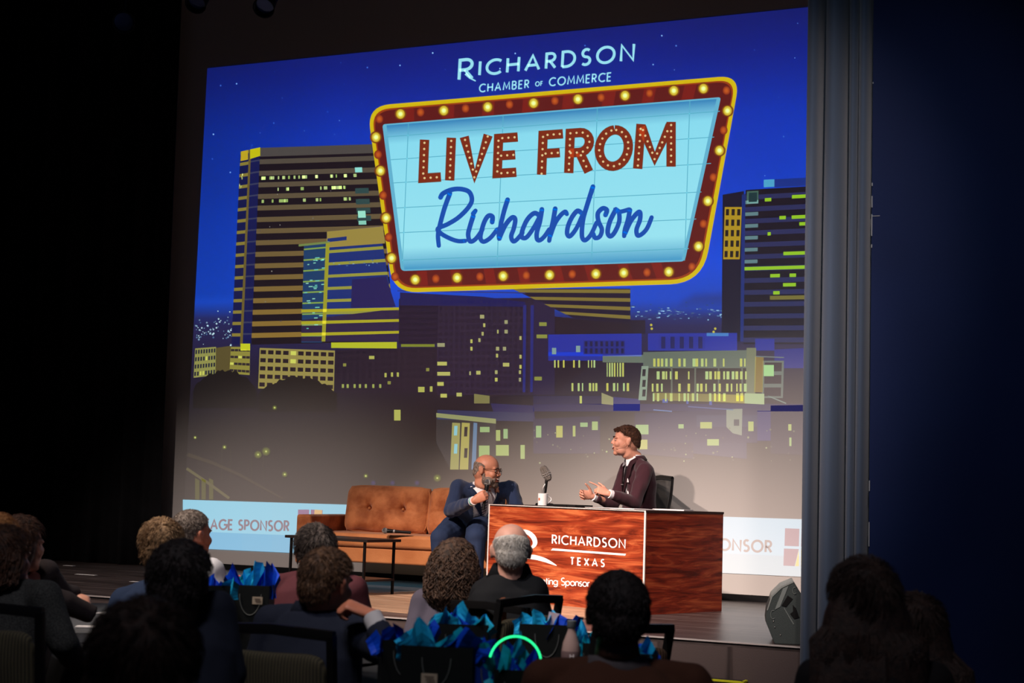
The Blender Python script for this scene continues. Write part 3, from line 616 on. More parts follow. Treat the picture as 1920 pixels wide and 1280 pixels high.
# LIVE FROM in bulb letters
rd = (122, 40, 16); bl = (222, 196, 140)
bx0 = 320; by = lambda x: 712-(x-320)*.0625; ty = lambda x: 510-(x-330)*.0722
TH = .19
HG = {'L': [[(.16, 1), (.16, .095), (1, .095)]], 'I': [[(.5, 1), (.5, 0)]], 'V': [[(.12, 1), (.5, .06), (.88, 1)]], 'E': [[(1, .905), (.16, .905), (.16, .095), (1, .095)], [(.16, .5), (.92, .5)]],
      'F': [[(1, .905), (.16, .905), (.16, 0)], [(.16, .48), (.9, .48)]], 'R': [[(.14, 0), (.14, .905), (.5, .905)]+arc(.5, .68, .34, .225, 90, -90, 10)+[(.14, .455)], [(.5, .455), (.86, 0)]],
      'O': [arc(.5, .5, .4, .41, 90, 450, 30)], 'M': [[(.1, 0), (.14, 1)], [(.16, .93), (.5, .2), (.84, .93)], [(.86, 1), (.9, 0)]]}
for ch, x0, x1 in (('L', 320, 421), ('I', 440, 486), ('V', 506, 655), ('E', 670, 778), ('F', 880, 992), ('R', 1008, 1140), ('O', 1150, 1322), ('M', 1333, 1531)):
    for pl in HG[ch]:
        q = []
        for gx, gy in pl:
            X = x0+(x1-x0)*gx; q.append(Zq(X+gy*8, by(X)+(ty(X)-by(X))*gy))
        mq.ribbon(q, 18, (96, 110, 104), 38); mq.ribbon(q, 16.6, rd, 39)
        L_ = 0; nxt = 6
        for a, b in zip(q, q[1:]):
            sl = math.dist(a, b)
            while nxt <= L_+sl-2: t = (nxt-L_)/sl; mq.disc(a[0]+(b[0]-a[0])*t, a[1]+(b[1]-a[1])*t, 2.2, bl, 40, n=8); nxt += 11.5
            L_ += sl
# handwritten word
SCR = [[(185, 160), (205, 130), (270, 102), (340, 98), (400, 120), (420, 180), (390, 240), (320, 310), (240, 360), (165, 395), (190, 432), (260, 470), (320, 488), (370, 486)], [(255, 130), (215, 240), (182, 360), (166, 440), (172, 522)],
 [(430, 300), (405, 380), (392, 440), (408, 490), (450, 470), (500, 400)], [(572, 345), (574, 305), (545, 298), (515, 340), (490, 420), (485, 470), (510, 492), (560, 462), (610, 400)], [(430, 282), (447, 260)],
 [(688, 178), (665, 250), (640, 350), (622, 440), (628, 470)], [(625, 468), (670, 370), (720, 312), (745, 325), (735, 390), (715, 450), (728, 488), (755, 478), (800, 425)],
 [(930, 300), (890, 278), (840, 320), (805, 390), (792, 445), (805, 465), (835, 455), (885, 385), (930, 300)], [(945, 250), (930, 340), (908, 420), (908, 470), (928, 482), (962, 455), (1000, 400)],
 [(1045, 245), (1030, 330), (1010, 420), (1000, 485)], [(1005, 455), (1040, 360), (1080, 300), (1118, 268), (1132, 285)],
 [(1240, 275), (1210, 262), (1170, 310), (1140, 380), (1135, 435), (1158, 450), (1205, 390), (1250, 290)], [(1328, 80), (1290, 200), (1255, 320), (1245, 420), (1250, 468), (1272, 480), (1312, 440), (1355, 350)],
 [(1422, 292), (1432, 255), (1400, 243), (1365, 280), (1370, 340), (1395, 400), (1380, 452), (1345, 465), (1332, 435)], [(1500, 250), (1455, 340), (1438, 420), (1458, 452), (1492, 420), (1525, 340), (1522, 270), (1500, 252), (1530, 268), (1600, 250)],
 [(1605, 255), (1590, 330), (1568, 400), (1562, 450)], [(1568, 430), (1610, 340), (1660, 278), (1682, 275), (1680, 330), (1655, 400), (1662, 445), (1695, 435), (1735, 390), (1768, 310)]]
for k_, pl in enumerate(SCR):
    q = cr([(780+x/4, 330+y/4) for x, y in pl], 5); mq.ribbon(q, 9.2, (0, 74, 170), 41+.5*k_, 8.2, True)
mq.obj('projected_marquee', smd, scr, False, recalc=False)
# ------------------------------------------------------------ the desk
TH_D = -.3735; DC = V(5.676, -2.128, SZ)          # its near right corner
DW, DD, DH = 1.668, .929, .76
desk = empty('presenter_desk', DC, TH_D, 'reddish wood-print show desk with white lettering on its front panel', 'desk')
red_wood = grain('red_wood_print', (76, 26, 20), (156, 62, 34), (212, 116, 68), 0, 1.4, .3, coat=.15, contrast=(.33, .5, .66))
# object axes: x runs along the front (right end = 0), y to the back; side panels get grain along y and their shade painted in as darker wood
red_wood_shaded = grain('red_wood_print_shaded', (66, 20, 16), (138, 46, 26), (186, 88, 50), 1, 1.4, .3, coat=.15, contrast=(.33, .5, .66))
white_trim = mat('white_trim', (235, 228, 222), .5)
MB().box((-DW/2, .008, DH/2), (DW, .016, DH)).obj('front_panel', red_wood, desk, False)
MB().box((-.008, DD/2+.008, DH/2), (.016, DD-.018, DH)).obj('side_panel', red_wood_shaded, desk, False)
MB().box((-DW+.008, DD/2+.008, DH/2), (.016, DD-.018, DH)).obj('side_panel', red_wood_shaded, desk, False)
MB().box((-DW/2, DD/2, DH-.006), (DW+.006, DD+.006, .016)).obj('desk_top', mat('dark_desk_top', (52, 34, 30), .4), desk, False)
mb = MB().box((-.004, -.001, DH/2), (.014, .008, DH)).box((-DW+.003, -.001, DH/2), (.010, .008, DH)).box((-DW/2, -.001, DH-.003), (DW, .006, .005))
mb.obj('edge_trim', white_trim, desk, False)
desk_n = V(math.sin(TH_D), -math.cos(TH_D), 0)
DM = (Matrix.Translation(DC) @ Matrix.Rotation(TH_D, 4, 'Z')).inverted()
def DP(x, y, layer=0):
    p = DM @ atP(x, y, DC, desk_n); return V(p.x, -.0015-.0006*layer, p.z)
dl = Art(DP); wc = (255, 255, 255)
text(dl, 'RICHARDSON', (1036, 1018.6), (1172, 1027.2), 15.6, 16.2, 2.6, .34, wc, 1, (.02, -1))
dl.poly([(1036.5, 1027.6), (1174, 1037.8), (1172.7, 1041.4), (1033, 1031.3)], wc, 1)
text(dl, 'TEXAS', (1070, 1057.8), (1133, 1062), 13, 13.2, 2.5, .62, wc, 1, (.02, -1))
text(dl, 'Presenting Sponsor', (978, 1092.5), (1105.5, 1099.4), 13.2, 13.6, 1.9, .13, wc, 1, (.02, -1))
# the big swash letter
up_ = cr([(966, 1000), (980, 995.5), (992, 999), (1001, 1008), (1003.5, 1018), (999, 1025), (990, 1028.5), (978, 1030)], 5)
wd_ = [3, 6.5, 8.5, 9.5, 8.5, 6, 4, 2]
def swash(path, ws):
    L = []; R = []; n = len(path)
    for i in range(n):
        k = min(i/5, len(ws)-1.001); w0 = ws[int(k)]+(ws[int(k)+1]-ws[int(k)])*(k-int(k)); a = path[max(i-1, 0)]; b = path[min(i+1, n-1)]; t = V(b[0]-a[0], b[1]-a[1]).normalized()
        L.append((path[i][0]-t.y*w0/2, path[i][1]+t.x*w0/2)); R.append((path[i][0]+t.y*w0/2, path[i][1]-t.x*w0/2))
    for i in range(n-1): dl.poly([L[i], L[i+1], R[i+1], R[i]], wc, 1)
swash(up_, wd_)
lg_ = cr([(950, 1050), (975, 1043.5), (1000, 1044), (1020, 1049), (1034, 1055), (1044, 1060)], 5); wd_ = [3, 7, 9, 8, 5, 1]
swash(lg_, wd_)
dl.ribbon(cr([(970, 998), (966, 1020), (955, 1048)], 5), 5, wc, 1, 3)
dl.c = [None]*len(dl.f); dl.obj('front_lettering', mat('white_vinyl', (250, 248, 245), .5), desk, False)
def onDesk(x, y, z=0): return Matrix.Translation(DC) @ Matrix.Rotation(TH_D, 4, 'Z') @ V(x, y, DH+.002+z)
# warm keylight on the stage floor painted as a pale wood panel, with edging
keylight_wood = grain('keylight_toned_vinyl', (176, 138, 106), (214, 176, 142), (236, 204, 172), 0, .9, .42, plank=.2, contrast=(.3, .5, .7))
rg = empty('painted_keylight_panel', (4.62, -2.35, SZ), -.22, 'pale floor panel painting the warm keylight pool on the dark stage beneath the desk', 'floor panel')
MB().box((-.25, -.02, .004), (2.35, 1.95, .008)).obj('panel_top', keylight_wood, rg, False)
mb = MB().box((-.25, .965, .005), (2.35, .02, .010)).box((-1.435, -.02, .005), (.02, 1.97, .01)); mb.obj('panel_edge', white_trim, rg, False)
# ------------------------------------------------------------ things on the desk
def px_desk(px, depth):  # x along the desk for a photo column at a given distance from the front
    lo, hi = -DW, 0
    for _ in range(30):
        m = (lo+hi)/2; p = onDesk(m, depth)-CAM; x = 960+FPX*p.dot(RT)/p.dot(FW)
        if x < px: lo = m
        else: hi = m
    return m
white_cer = mat('white_ceramic', (240, 238, 235), .25, spec=.5)
p = onDesk(px_desk(1017.5, .25), .25)
mug = empty('coffee_mug', p, .6, 'white coffee mug standing in front of the vintage microphone on the desk', 'mug')
MB().lathe([(.036, 0), (.040, .003), (.041, .096), (.0385, .098), (.037, .094), (.036, .01)]).obj('mug_body', white_cer, mug)
hp = [V(.04+.030*math.sin(PI*k/10), 0, .02+.06*k/10) for k in range(11)]
MB().loft(hp, [.006]*11, (0, 1, 0), 10).obj('mug_handle', white_cer, mug)
MB().box((-.0345, -.022, .052), (.003, .016, .02), (0, 0, .55)).obj('mug_mark', mat('mug_orange', (190, 110, 80), .6), mug, False)
p = onDesk(px_desk(1021, .40), .40)
chrome = mat('chrome', (215, 212, 208), .28, .75); dark_grille = mat('dark_grille', (128, 120, 112), .4, .45, bump=.6, bscale=900)
vm = empty('vintage_microphone', p, YAW, 'retro chrome microphone tilted on its stand behind the white mug', 'microphone')
MB().lathe([(.075, 0), (.077, .008), (.07, .018), (.02, .024), (.012, .03)]).obj('stand_base', black_metal, vm)
MB().loft(cr([(0, 0, .02), (-.004, 0, .07), (-.018, 0, .12), (-.012, 0, .15), (.008, 0, .185), (.010, 0, .2)], 5), [.009]*26, (0, 1, 0), 12).obj('stand_neck', chrome, vm)
MB().cap((.004, 0, .11), .010, (.010, 0, .205), .013).obj('neck_joint', black_metal, vm)
hd = empty('h', (0, 0, 0)); D.objects.remove(hd)
Mh = Euler((0, -.50, 0)).to_matrix(); c = V(.004, 0, .262)
mb = MB(); 
def rr(px_, py_, pz_): return c + Mh @ V(px_, py_, pz_)
mb.loft([rr(0, 0, z) for z in (-.062, -.055, -.03, 0, .03, .055, .066, .07)], [(.014, .014), (.026, .026), (.033, .032), (.036, .034), (.034, .033), (.028, .027), (.018, .018), (.004, .004)], Mh @ V(1, 0, 0), 24)
o = mb.obj('capsule_head', dark_grille, vm)
rb = MB()
for k in range(-5, 6):
    a = k*PI/6; q = [rr((.0365*math.sin(t)+.0)*math.cos(a), (.035*math.sin(t))*math.sin(a), .068*math.cos(t)) for t in [PI*(.06+.88*j/14) for j in range(15)]]
    rb.loft(q, [.0022]*15, (0, 1, 0), 6)
for z, r_ in ((.0, .0375), (-.018, .036)):
    q = [rr(r_*math.cos(t), r_*.95*math.sin(t), z) for t in [2*PI*j/24 for j in range(25)]]; rb.loft(q, [.0035]*25, Mh @ V(0, 0, 1), 6, cap=False)
rb.obj('chrome_ribs', chrome, vm)
def flat_thing(name, px, depth, w, d, h, rz, m, label, cat, lift=0):
    o = MB().box((0, 0, h/2), (w, d, h)).obj(name, m, None, False); o.location = onDesk(px_desk(px, depth), depth, lift); o.rotation_euler = (0, 0, TH_D+rz); return tag(o, label, cat)
paper = mat('white_paper', (236, 232, 230), .8)
flat_thing('folder', 1068, .33, .30, .22, .016, .05, mat('black_leather', (16, 15, 16), .5), 'black folder lying flat on the desk between the mug and the gesturing hands', 'folder')
flat_thing('pen', 1050, .2, .13, .01, .01, .1, black_metal, 'black pen on the desk top in front of the black folder', 'pen')
flat_thing('cue_sheet', 1140, .4, .30, .21, .003, .1, paper, 'white cue sheets lying by the near sleeve of the man at the desk', 'paper')
flat_thing('printed_sheet', 1185, .30, .28, .21, .006, -.12, paper, 'white printed sheets above the desk corner trim', 'paper')
flat_thing('loose_paper', 1262, .62, .26, .20, .009, .3, paper, 'loose white paper near the right end of the desk top', 'paper')
# ------------------------------------------------------------ sofa
cog = mat('cognac_suede', (158, 86, 42), .72, bump=.35, bscale=60, rgb2=(206, 130, 78), vscale=7, sheen=.25)
cog2 = mat('cognac_suede_smooth', (178, 108, 58), .68, bump=.15, bscale=90, rgb2=(204, 134, 80), vscale=3, sheen=.25)
walnut = mat('walnut_leg', (60, 34, 20), .5)
sofa = empty('leather_sofa', (2.02, -.32, SZ), math.radians(3), 'tan suede two-cushion sofa with button-tufted backs beside the desk', 'sofa')
sofa.scale.z = .93; SW, SD = 1.98, .84
def pillow(w, d, h, n=18, puff=.28, p=3.2, seed=0, crown=.02):
    """soft cushion: superellipsoid box"""
    mb = MB(); vs = []; fs = []; nu, nv = n*4, n*2
    for j in range(nv+1):
        b = -PI/2+PI*j/nv
        for i in range(nu):
            a = 2*PI*i/nu; f = lambda t, e: math.copysign(abs(t)**e, t)
            e1, e2 = puff, puff
            x = w/2*f(math.cos(b), e1)*f(math.cos(a), e2); z = h/2*f(math.cos(b), e1)*f(math.sin(a), e2); y = d/2*f(math.sin(b), .55)
            k = max(0, 1-(x/(w/2))**2)*max(0, 1-(z/(h/2))**2); y += crown*k*(1 if y > 0 else -1)
            wv = .006*noise.noise(V(x*9, y*9, z*9+seed)); vs.append((x+wv, y+wv, z+.006*noise.noise(V(x*5, z*5, seed))))
    for j in range(nv):
        for i in range(nu): q = (i+1) % nu; fs.append((j*nu+i, j*nu+q, (j+1)*nu+q, (j+1)*nu+i))
    return mb.add(vs, fs)
def rbox(c, d, bev, name, m, parent, seg=4):
    o = MB().box(c, d).obj(name, m, parent, True); b = o.modifiers.new('b', 'BEVEL'); b.width = bev; b.segments = seg; return o
rbox((SW/2, -SD/2+.0, .295), (SW-.14, SD-.06, .15), .02, 'base_rail', cog2, sofa)
rbox((SW/2, -SD/2-.035, .43), (SW-.26, SD-.07, .13), .035, 'seat_cushion', cog2, sofa, 5)
for x in (.075, SW-.075): rbox((x, -SD/2, .42), (.15, SD, .46), .022, 'arm', cog, sofa)
rbox((SW/2, -.07, .52), (SW-.28, .13, .60), .04, 'back_frame', cog, sofa)
def tufted(w, d, h, bt, seed):
    nx_, nz_ = 96, 60; vs = []; fs = []; f = lambda t: math.copysign(abs(t)**.9, t)
    def prof(u, v): return max(0, (1-abs(u)**5)*(1-abs(v)**4))**.42
    for side in (-1, 1):
        for j in range(nz_+1):
            for i in range(nx_+1):
                u = math.sin((i/nx_*2-1)*PI/2); v = math.sin((j/nz_*2-1)*PI/2); rr_ = 1-.035*abs(u*v)**3
                x = w/2*u*rr_; z = h/2*v*rr_+.008*noise.noise(V(x*6, seed, v)); y = side*d/2*prof(u, v)*(1+.10*noise.noise(V(x*4, z*4, seed)))
                if side < 0:
                    for bx, bz in bt:
                        dd = math.hypot(x-bx, z-bz); y += .050*math.exp(-(dd/.024)**2)+.032*math.exp(-(dd/.085)**2)
                        for n_, ang in enumerate((1.75, 1.45, -.2, 3.3, -1.5, .8)):
                            ca, sa = math.cos(ang), math.sin(ang); uu = (x-bx)*ca+(z-bz)*sa; vv = -(x-bx)*sa+(z-bz)*ca
                            if uu > 0: y += (.030 if n_ < 2 else .014)*math.exp(-(vv/(.008+.03*uu))**2)*max(0, 1-uu/.19)
                    y += .005*noise.noise(V(x*12, z*12, seed))
                vs.append((x, y, z))
    N_ = (nx_+1)*(nz_+1)
    for s in range(2):
        for j in range(nz_):
            for i in range(nx_): a = s*N_+j*(nx_+1)+i; fs.append((a, a+1, a+nx_+2, a+nx_+1))
    return vs, fs
for k, (x, cw) in enumerate(((.615, .83), (1.40, .74))):
    bt = [(-.17, .0), (.17, .0)]; vs, fs = tufted(cw, .21, .46, bt, k*7+1); ct = V(x, -.235, .715); Mr = Euler((math.radians(-10), 0, 0)).to_matrix()
    cu = MB().add([ct + Mr @ Vector(p_) for p_ in vs], fs).obj('back_cushion', cog, sofa, angle=180)
    for bx_, bz_ in bt: MB().ell(ct + Mr @ V(bx_, -.052, bz_), (.014, .009, .014), nu=12, nv=8).obj('tufting_button', cog2, cu)
    q = []
    for i in range(65):
        a = 2*PI*i/64; f = lambda t: math.copysign(abs(t)**.26, t); q.append(ct + Mr @ V((cw/2-.004)*f(math.cos(a)), -.03, .226*f(math.sin(a))))
    MB().loft(q, [.006]*65, (0, 1, 0), 8, cap=False).obj('piping', cog2, cu)
for x, y in ((.16, -.10), (SW-.16, -.10), (.16, -SD+.12), (SW-.16, -SD+.12)):
    sx = -1 if x < 1 else 1; MB().loft([(x, y, .225), (x+sx*.03, y, .0)], [.028, .015], n=14).obj('leg', walnut, sofa)
def hand_mic(name, loc, rot, label, held=False):
    """handheld microphone: origin at the body's middle, head towards +Z"""
    r = empty(name, loc, 0, label, 'microphone'); r.rotation_euler = rot
    MB().lathe([(.010, -.12), (.012, -.118), (.0125, -.02), (.018, .07), (.019, .085), (.016, .09)]).obj('mic_body', black_metal, r)
    MB().ell((0, 0, .108), (.026, .026, .027)).obj('mic_grille', mat('grille_silver', (170, 170, 168), .35, .9, bump=.8, bscale=1200), r)
    MB().lathe([(.0135, .018), (.0155, .02), (.0165, .034), (.014, .036)]).obj('mic_band', chrome, r); return r
# ------------------------------------------------------------ people
def mask_lim(az, pts):
    az = abs(az)
    for (a, b), (c, d) in zip(pts, pts[1:]):
        if az <= c: return b+(d-b)*(az-a)/(c-a)
    return pts[-1][1]
CRAN = [(V(0, -.012, .030), V(.077, .096, .086)), (V(0, -.035, -.01), V(.070, .074, .080)), (V(0, .02, -.02), V(.064, .070, .08))]
def head_surf(d):
    """distance from the head centre (0,-.012,.02) to the skin along d"""
    c0 = V(0, -.012, .02); best = 0
    for c, r in CRAN:
        o = c0-c; A = sum((d[i]/r[i])**2 for i in range(3)); B = 2*sum(o[i]*d[i]/r[i]**2 for i in range(3)); C_ = sum((o[i]/r[i])**2 for i in range(3))-1
        q = B*B-4*A*C_
        if q > 0: best = max(best, (-B+math.sqrt(q))/(2*A))
    return best
def hair_mesh(kind, T, seed=0, thick=.014, low=None, high=None, tuft=.004, L=.03, n=1600, w=.0012, down=.4, jitter=.5):
    """T: head frame -> person frame. low/high: limits of elevation (degrees) by azimuth (0 = face)"""
    rr = random.Random(seed); mb = MB(); c0 = V(0, -.012, .02); nu, nv = 72, 48; vs = []; fs = []
    def m(az, el):
        lo = mask_lim(az, low); hi = mask_lim(az, high) if high else 200
        a = max(0, min(1, (el-lo)/7+.5)); b = max(0, min(1, (hi-el)/12+.5)); return a*b
    def surf(d, az, el):
        k = m(az, el); nz = noise.noise(Vector(d)*6+V(seed, 0, 0)); n2 = noise.noise(Vector(d)*22+V(seed, 3, 0))
        return head_surf(d) + (thick*(1+.35*nz)+tuft*n2)*k - .006*(1-k), k
    for j in range(nv+1):
        el = PI/2-PI*j/nv
        for i in range(nu):
            az = 2*PI*i/nu-PI; d = V(math.cos(el)*math.sin(az), math.cos(el)*math.cos(az), math.sin(el))
            r, k = surf(d, math.degrees(az), math.degrees(el)); vs.append(T @ (c0+d*r))
    for j in range(nv):
        for i in range(nu): q = (i+1) % nu; fs.append((j*nu+i, (j+1)*nu+i, (j+1)*nu+q, j*nu+q))
    mb.add(vs, fs)
    V_ = []; F_ = []; cnt = 0; wh = V(.02, -.07, .08)
    while cnt < n:
        z = rr.uniform(-.9, 1); a = rr.uniform(-PI, PI); s_ = math.sqrt(1-z*z); d = V(s_*math.sin(a), s_*math.cos(a), z)
        r, k = surf(d, math.degrees(a), math.degrees(math.asin(z)))
        if k < .55: cnt += .25; continue
        cnt += 1; p = c0+d*(r-.003)
        t = (p-wh); t -= d*t.dot(d); t = t.normalized() if t.length > .01 else V(1, 0, 0)
        t = (t+V(0, 0, -down)).normalized(); t = (t + V(*[rr.uniform(-jitter, jitter) for _ in range(3)])*.6).normalized()
        t -= d*t.dot(d)*.8; l = L*rr.uniform(.5, 1.2)*k; pts = [p + t*l*u + d*(.010*math.sin(u*2.6)*(l/.03)**.5) - V(0, 0, .006*u*u) for u in (0, .33, .66, 1)]
        sd = t.cross(d).normalized(); b0 = len(V_)
        for q, u in zip(pts, (1, .95, .7, .12)): V_ += [T @ (q+sd*w*u), T @ (q-sd*w*u), T @ (q+d*w*1.2*u)]
        for s2 in range(3):
            for e in range(3): g = (e+1) % 3; F_.append((b0+s2*3+e, b0+s2*3+g, b0+s2*3+3+g, b0+s2*3+3+e))
    mb.add(V_, F_); return mb
def hand_prims(mb, wr, d, nrm, side, curls, spread=.10, thumb=(.6, .6), sc=1.0, rad=.0085):
    """wr wrist, d finger direction, nrm the way the palm faces, side = direction of the thumb; curls = per finger bend (deg) at each joint"""
    d = Vector(d).normalized(); nrm = (Vector(nrm)-d*Vector(nrm).dot(d)).normalized(); sd = Vector(side); sd = (sd-d*sd.dot(d)-nrm*sd.dot(nrm)).normalized()
    wr = Vector(wr); P = lambda a, b, c: wr + d*a*sc + sd*b*sc + nrm*c*sc
    mb.loft([P(-.02, 0, 0), P(.0, 0, 0), P(.03, .0, .0), P(.06, 0, 0), P(.085, 0, -.002), P(.095, 0, -.002)], [(.024*sc, .018*sc), (.027*sc, .019*sc), (.036*sc, .017*sc), (.041*sc, .015*sc), (.040*sc, .012*sc), (.034*sc, .008*sc)], sd, 18)
    lens = [(.040, .024, .020), (.045, .028, .021), (.042, .026, .020), (.033, .020, .018)]
    for k in range(4):
        b = .030-.020*k; p = P(.088-(.006 if k == 3 else 0), b, -.002); dr = (d + sd*(spread*(1.5-k)/1.5)).normalized(); ax = dr.cross(nrm)
        r = rad*sc*(1 if k < 3 else .88); a = 0; c = curls[k]; c = c if hasattr(c, '__len__') else (c, c, c*.7)
        for s_, l in enumerate(lens[k]):
            a += math.radians(c[s_]); dd = dr*math.cos(a)+nrm*math.sin(a); q = p+dd*l*sc; mb.cap(p, r, q, r*.93, 10); p = q; r *= .93
    p = P(.018, .022, .006); t1 = (d*(.75)+sd*thumb[0]+nrm*thumb[1]*.5).normalized(); q = p+t1*.042*sc; mb.cap(p, .014*sc, q, .0105*sc, 12)
    t2 = (d*.9+sd*thumb[0]*.6+nrm*thumb[1]).normalized(); q2 = q+t2*.032*sc; mb.cap(q, .0105*sc, q2, .0095*sc, 12); q3 = q2+(t2+d*.2+nrm*thumb[1]*.3).normalized()*.024*sc; mb.cap(q2, .0095*sc, q3, .008*sc, 12)
def mats_skin(name, rgb): return mat(name, rgb, .48, bump=.08, bscale=350, var=.06, vscale=25, spec=.4)
def person(label, headpos, facing, o):
    """headpos: world head centre. facing: body heading (0 = towards +Y). o: options"""
    sc = o.get('sc', 1.0); hl = Vector(o.get('head_local', (0, .06, 0)))   # head centre relative to the hips, level
    Rz = Matrix.Rotation(facing, 4, 'Z'); off = Rz @ V(hl.x, hl.y, 0)
    fz = o.get('floor', 0); root = empty('person', (headpos.x-off.x, headpos.y-off.y, fz), facing, label, 'person', o.get('group'))
    W = root.matrix_basis.inverted() if False else (Matrix.Translation(root.location) @ Rz).inverted()
    P = lambda p: (W @ Vector(p))
    o = dict(o); o.update({k: P(atD(*v)) for k, v in o.get('px', {}).items()}); W3 = W.to_3x3()
    H = P(headpos); hz = H.z; seat = o.get('seat', .50)
    hy, hp_, hr_ = [math.radians(a) for a in o.get('head', (0, 0, 0))]   # yaw left+, pitch up+, roll
    HM = Matrix.Translation(H) @ Matrix.Rotation(hy, 4, 'Z') @ Matrix.Rotation(hp_, 4, 'X') @ Matrix.Rotation(hr_, 4, 'Y') @ Matrix.Scale(sc*o.get('hs', 1), 4)
    hm = lambda *a: HM @ V(*a)
    pel = o.get('pelvis', V(0, 0, seat+.03)); nk = o.get('neck', V(H.x*.8, H.y-.035, hz-.168*sc))
    if o.get('pelpx'): pel = P(atD(*o['pelpx']))
    nk = Vector(nk); pel = Vector(pel); sw = o.get('sw', .185)*sc; sl = .055*sc
    tw = math.radians(o.get('twist', 0)); rv = V(math.cos(tw), math.sin(tw), 0)
    shR = o.get('shR') or nk + rv*sw + V(0, -.005, -sl); shL = o.get('shL') or nk - rv*sw + V(0, -.005, -sl)
    dn = (nk-pel)
    elR = o.get('elR') or shR + V(.07, .05, -.27)*sc; elL = o.get('elL') or shL + V(-.07, .05, -.27)*sc
    wrR = o.get('wrR') or elR + V(-.08, .20, -.02)*sc; wrL = o.get('wrL') or elL + V(.08, .20, -.02)*sc
    shR, shL, elR, elL, wrR, wrL = map(Vector, (shR, shL, elR, elL, wrR, wrL))
    knR = Vector(o.get('knR', pel+V(.13, .42, -.02))); knL = Vector(o.get('knL', pel+V(-.13, .42, -.02)))
    anR = Vector(o.get('anR', V(knR.x, knR.y+.03, .08))); anL = Vector(o.get('anL', V(knL.x, knL.y+.03, .08)))
    g = o.get('girth', 1.0)
    # ---- the body: one surface
    b = MB(); vox = o.get('voxel', .007)
    M3 = HM.to_3x3()
    def he(c, r): b.ell(hm(*c), r, M3, 28, 18)
    he((0, -.012, .030), (.077, .096, .086)); he((0, -.035, -.01), (.070, .074, .080)); he((0, .02, -.02), (.064, .070, .08)); he((0, .040, -.055), (.052, .052, .062))
    jw = o.get('jaw', 1.0)
    he((0, .068, -.098), (.026*jw, .022, .020)); he((-.030*jw, .03, -.075), (.028*jw, .045, .034)); he((.030*jw, .03, -.075), (.028*jw, .045, .034))
    for s in (-1, 1):
        he((s*.034, .062, -.030), (.028, .026, .026)); he((s*.030, .078, .018), (.026, .012, .009)); he((s*.083, -.012, -.008), (.009, .018, .032)); he((s*.090, -.022, .006), (.006, .012, .022)); he((s*.011, .095, -.028), (.009, .010, .008))
    b.cap(hm(0, .082, .014), .009*sc, hm(0, .1035, -.022), .0115*sc); he((0, .084, -.052), (.026, .014, .006)); he((0, .083, -.068), (.022, .014, .007))
    b.loft([nk-V(0, 0, .03), nk+V(0, 0, .01), hm(0, -.022, -.09), hm(0, -.01, -.05)], [(.075*sc*g, .065*sc*g), (.060*sc*g, .058*sc*g), (.056*sc*g, .058*sc*g), (.056*sc, .06*sc)], rv, 20)
    mid = pel+dn*.55+V(0, -.03, 0)
    b.loft([pel-V(0, 0, .06), pel+V(0, 0, .08), mid, pel+dn*.86+V(0, -.02, 0), nk-V(0, 0, .01)], [(.15*g, .11*g), (.14*g, .10*g), (.15*g, .10*g), (.12*sc, .08), (.055*sc, .05)], rv, 20)
    for s, a, c, d in ((1, shR, elR, wrR), (-1, shL, elL, wrL)): b.cap(a, .045*sc, c, .034*sc); b.cap(c, .034*sc, d, .024*sc); b.cap(nk-V(0, 0, .03), .04*sc, a, .04*sc)
    for s, k, a in ((1, knR, anR), (-1, knL, anL)): b.cap(pel+rv*(.09*s), .085*g, k, .055); b.cap(k, .055, a, .035); b.cap(a+V(0, -.02, -.03), .03, a+V(s*.02, .15, -.045), .025)
    hands = o.get('hands', {})
    for sd_, el, wr in (('R', elR, wrR), ('L', elL, wrL)):
        hdn = hands.get(sd_)
        if hdn: hdn = dict(hdn); hdn.update({q: W3 @ Vector(hdn[q]) for q in 'dnt'})
        if hdn: hand_prims(b, wr, hdn['d'], hdn['n'], hdn['t'], hdn['c'], hdn.get('sp', .1), hdn.get('th', (.6, .6)), sc*hdn.get('s', 1))
        elif hdn is None:
            fd = (wr-el).normalized(); hand_prims(b, wr, fd+V(0, 0, -.2), V(0, 0, -1), V(-1 if sd_ == 'R' else 1, .2, 0), [25]*4, .1, (.5, .3), sc)
    skin = mats_skin(o['skin'][0], o['skin'][1]); body = remesh(b, 'body', skin, root, vox, o.get('bsm', 3))
    if o.get('face'):
        br = MB(); mo = MB(); te = MB()
        for s in (-1, 1):
            ew = MB(); ir = MB()
            ew.ell(hm(s*.031, .0815, .000), (.0125, .0065, .0052), M3, 16, 10); ir.ell(hm(s*.031, .0860, .000), (.0055, .0030, .0050), M3, 12, 8)
            ey = ew.obj('eye', mat('eye_white', (215, 205, 195), .2), body); ir.obj('iris', mat('iris_dark', (40, 25, 18), .2), ey)
            br = MB(); br.loft([hm(s*.012, .093, .020), hm(s*.030, .093, .027), hm(s*.050, .078, .021)], [.0035, .0045, .002], (0, 1, 0), 8); br.obj('eyebrow', mat(o['hair'][0]+'_brow', o['hair'][1], .8), root)
        mo.ell(hm(0, .088, -.060), (.023, .011, .0105), M3, 18, 10); te.ell(hm(0, .0915, -.0560), (.019, .010, .0058), M3, 16, 8)
        mo.obj('mouth', mat('mouth_dark', (96, 34, 30), .5), body); te.obj('teeth', mat('teeth_white', (245, 240, 230), .25), body)
        lp = MB()
        for zz, yy in ((-.0485, .0945), (-.0715, .092)): lp.loft([hm(-.024, .084, -.057), hm(-.012, yy, zz), hm(0, yy+.003, zz), hm(.012, yy, zz), hm(.024, .084, -.057)], [.0015, .0032, .0038, .0032, .0015], (0, 0, 1), 8)
        lp.obj('lips', mat('lip_pink', (200, 122, 104), .5), body)
